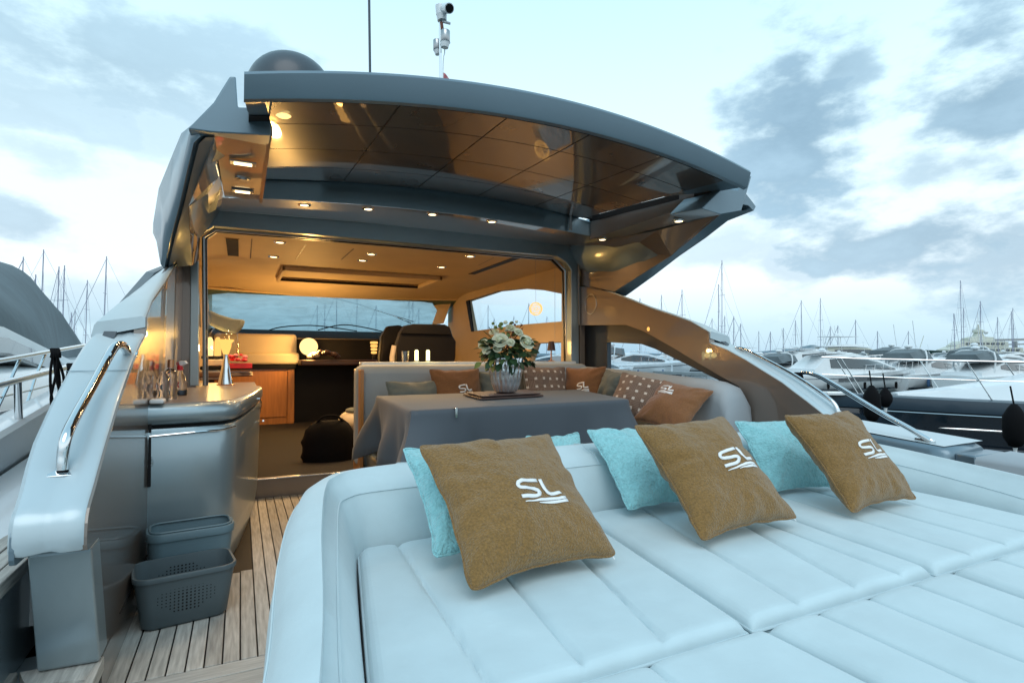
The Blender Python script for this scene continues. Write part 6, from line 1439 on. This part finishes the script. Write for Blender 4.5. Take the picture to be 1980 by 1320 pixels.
q = P(1875, 690, D=225); gs.location = (q.x, q.y, WZ); gs.rotation_euler = (0, 0, math.radians(R9+96))
# quay crane-like gantry far right, hill, houses
gt = thing('travel_hoist', 'pale grey horizontal gantry structure far behind the green superyacht at the right edge', 'gantry', P(1940, 690, D=300))
q = P(1890, 660, D=300); q2 = P(2010, 650, D=300)
for z0, z1 in ((9.5, 10.6), (7.2, 7.9)): MB().prism([V((q.x, q.y, z0)), V((q2.x, q2.y, z0+.6)), V((q2.x, q2.y, z1+.6)), V((q.x, q.y, z1))], (.5, 3, 0)).build('girder', M['concrete'], gt, smooth=0)
for k_ in range(6): qq = q+(q2-q)*(k_/5); MB().box(qq.x-.6, qq.x+.6, qq.y-1, qq.y+1, WZ, 9.6).build('leg', M['concrete'], gt, smooth=0)
random.seed(31)
hl = MB()
def hfn(u, v):
    px = 880+1300*u; base = 668
    prof_h = [(880, 681), (1100, 680), (1200, 679), (1350, 681), (1440, 678), (1465, 676), (1500, 674), (1545, 668), (1568, 663), (1580, 664), (1600, 676), (1700, 680), (1850, 679), (2180, 672)]
    for (a, b), (c_, d) in zip(prof_h[:-1], prof_h[1:]):
        if a <= px <= c_: y_ = b+(d-b)*(px-a)/(c_-a)
    D_ = 620+200*v; q = P(px, 690, D=D_); hh = (690-y_)/FPX*D_*math.sin(math.pi*min(1, v+.02)*.75+.05)/1.0
    return V((q.x, q.y, max(-1.4, (CAM.z-2.2+hh)*(1 if v > .01 else 0)+(WZ if v <= .01 else 0)+.6*noise.noise(V((px*.05, v*4, 0))))))
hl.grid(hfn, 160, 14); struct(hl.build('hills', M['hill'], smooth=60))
hl2 = MB()
def hfn2(u, v):
    px = -80+500*u; D_ = 700+200*v; q = P(px, 690, D=D_); y_ = 672+6*math.sin(u*9); hh = (690-y_)/FPX*D_*math.sin(math.pi*min(1, v+.02)*.75+.05)
    return V((q.x, q.y, max(-1.4, hh*(1 if v > .01 else 0)-1.4*(v <= .01)+.6*noise.noise(V((px*.05, v*4, 9))))))
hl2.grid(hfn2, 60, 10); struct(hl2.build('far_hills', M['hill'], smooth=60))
random.seed(33)
for k_ in range(16):
    px = random.uniform(1440, 1600) if k_ < 11 else random.uniform(1600, 1760); D_ = random.uniform(480, 600); w_ = random.uniform(4, 9); h_ = random.uniform(3, 6)
    q = P(px, 690, D=D_); t = thing('house', 'tiny pale waterfront house on the far shore below the hill', 'house', (q.x, q.y, WZ), 'far waterfront houses')
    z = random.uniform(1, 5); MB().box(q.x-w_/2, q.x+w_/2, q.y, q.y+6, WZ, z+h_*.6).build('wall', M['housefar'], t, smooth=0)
qy = struct(MB().box(-400, 900, 330, 336, WZ-.3, -.2).build('breakwater', M['concrete'], smooth=0))
# near pier seen through the fin window
pr_ = thing('pontoon', 'pale floating pontoon with bollards beyond the right side moulding window', 'pontoon', P(1240, 705, D=16))
a, b = P(1120, 712, Z=-.5), P(1420, 722, Z=-.5)
d = (b-a).normalized(); n_ = V((-d.y, d.x, 0))
MB().prism([a-d*4, b+d*1, b+d*1+n_*1.6, a-d*4+n_*1.6], (0, 0, -.35)).build('deck', M['concrete'], pr_, smooth=0, bevel=.03)
for k_ in range(4): q = a+(b-a)*(k_/3)+n_*.4; MB().tube([q, q+V((0, 0, .7))], .10, 8).build('bollard', M['white'], pr_)
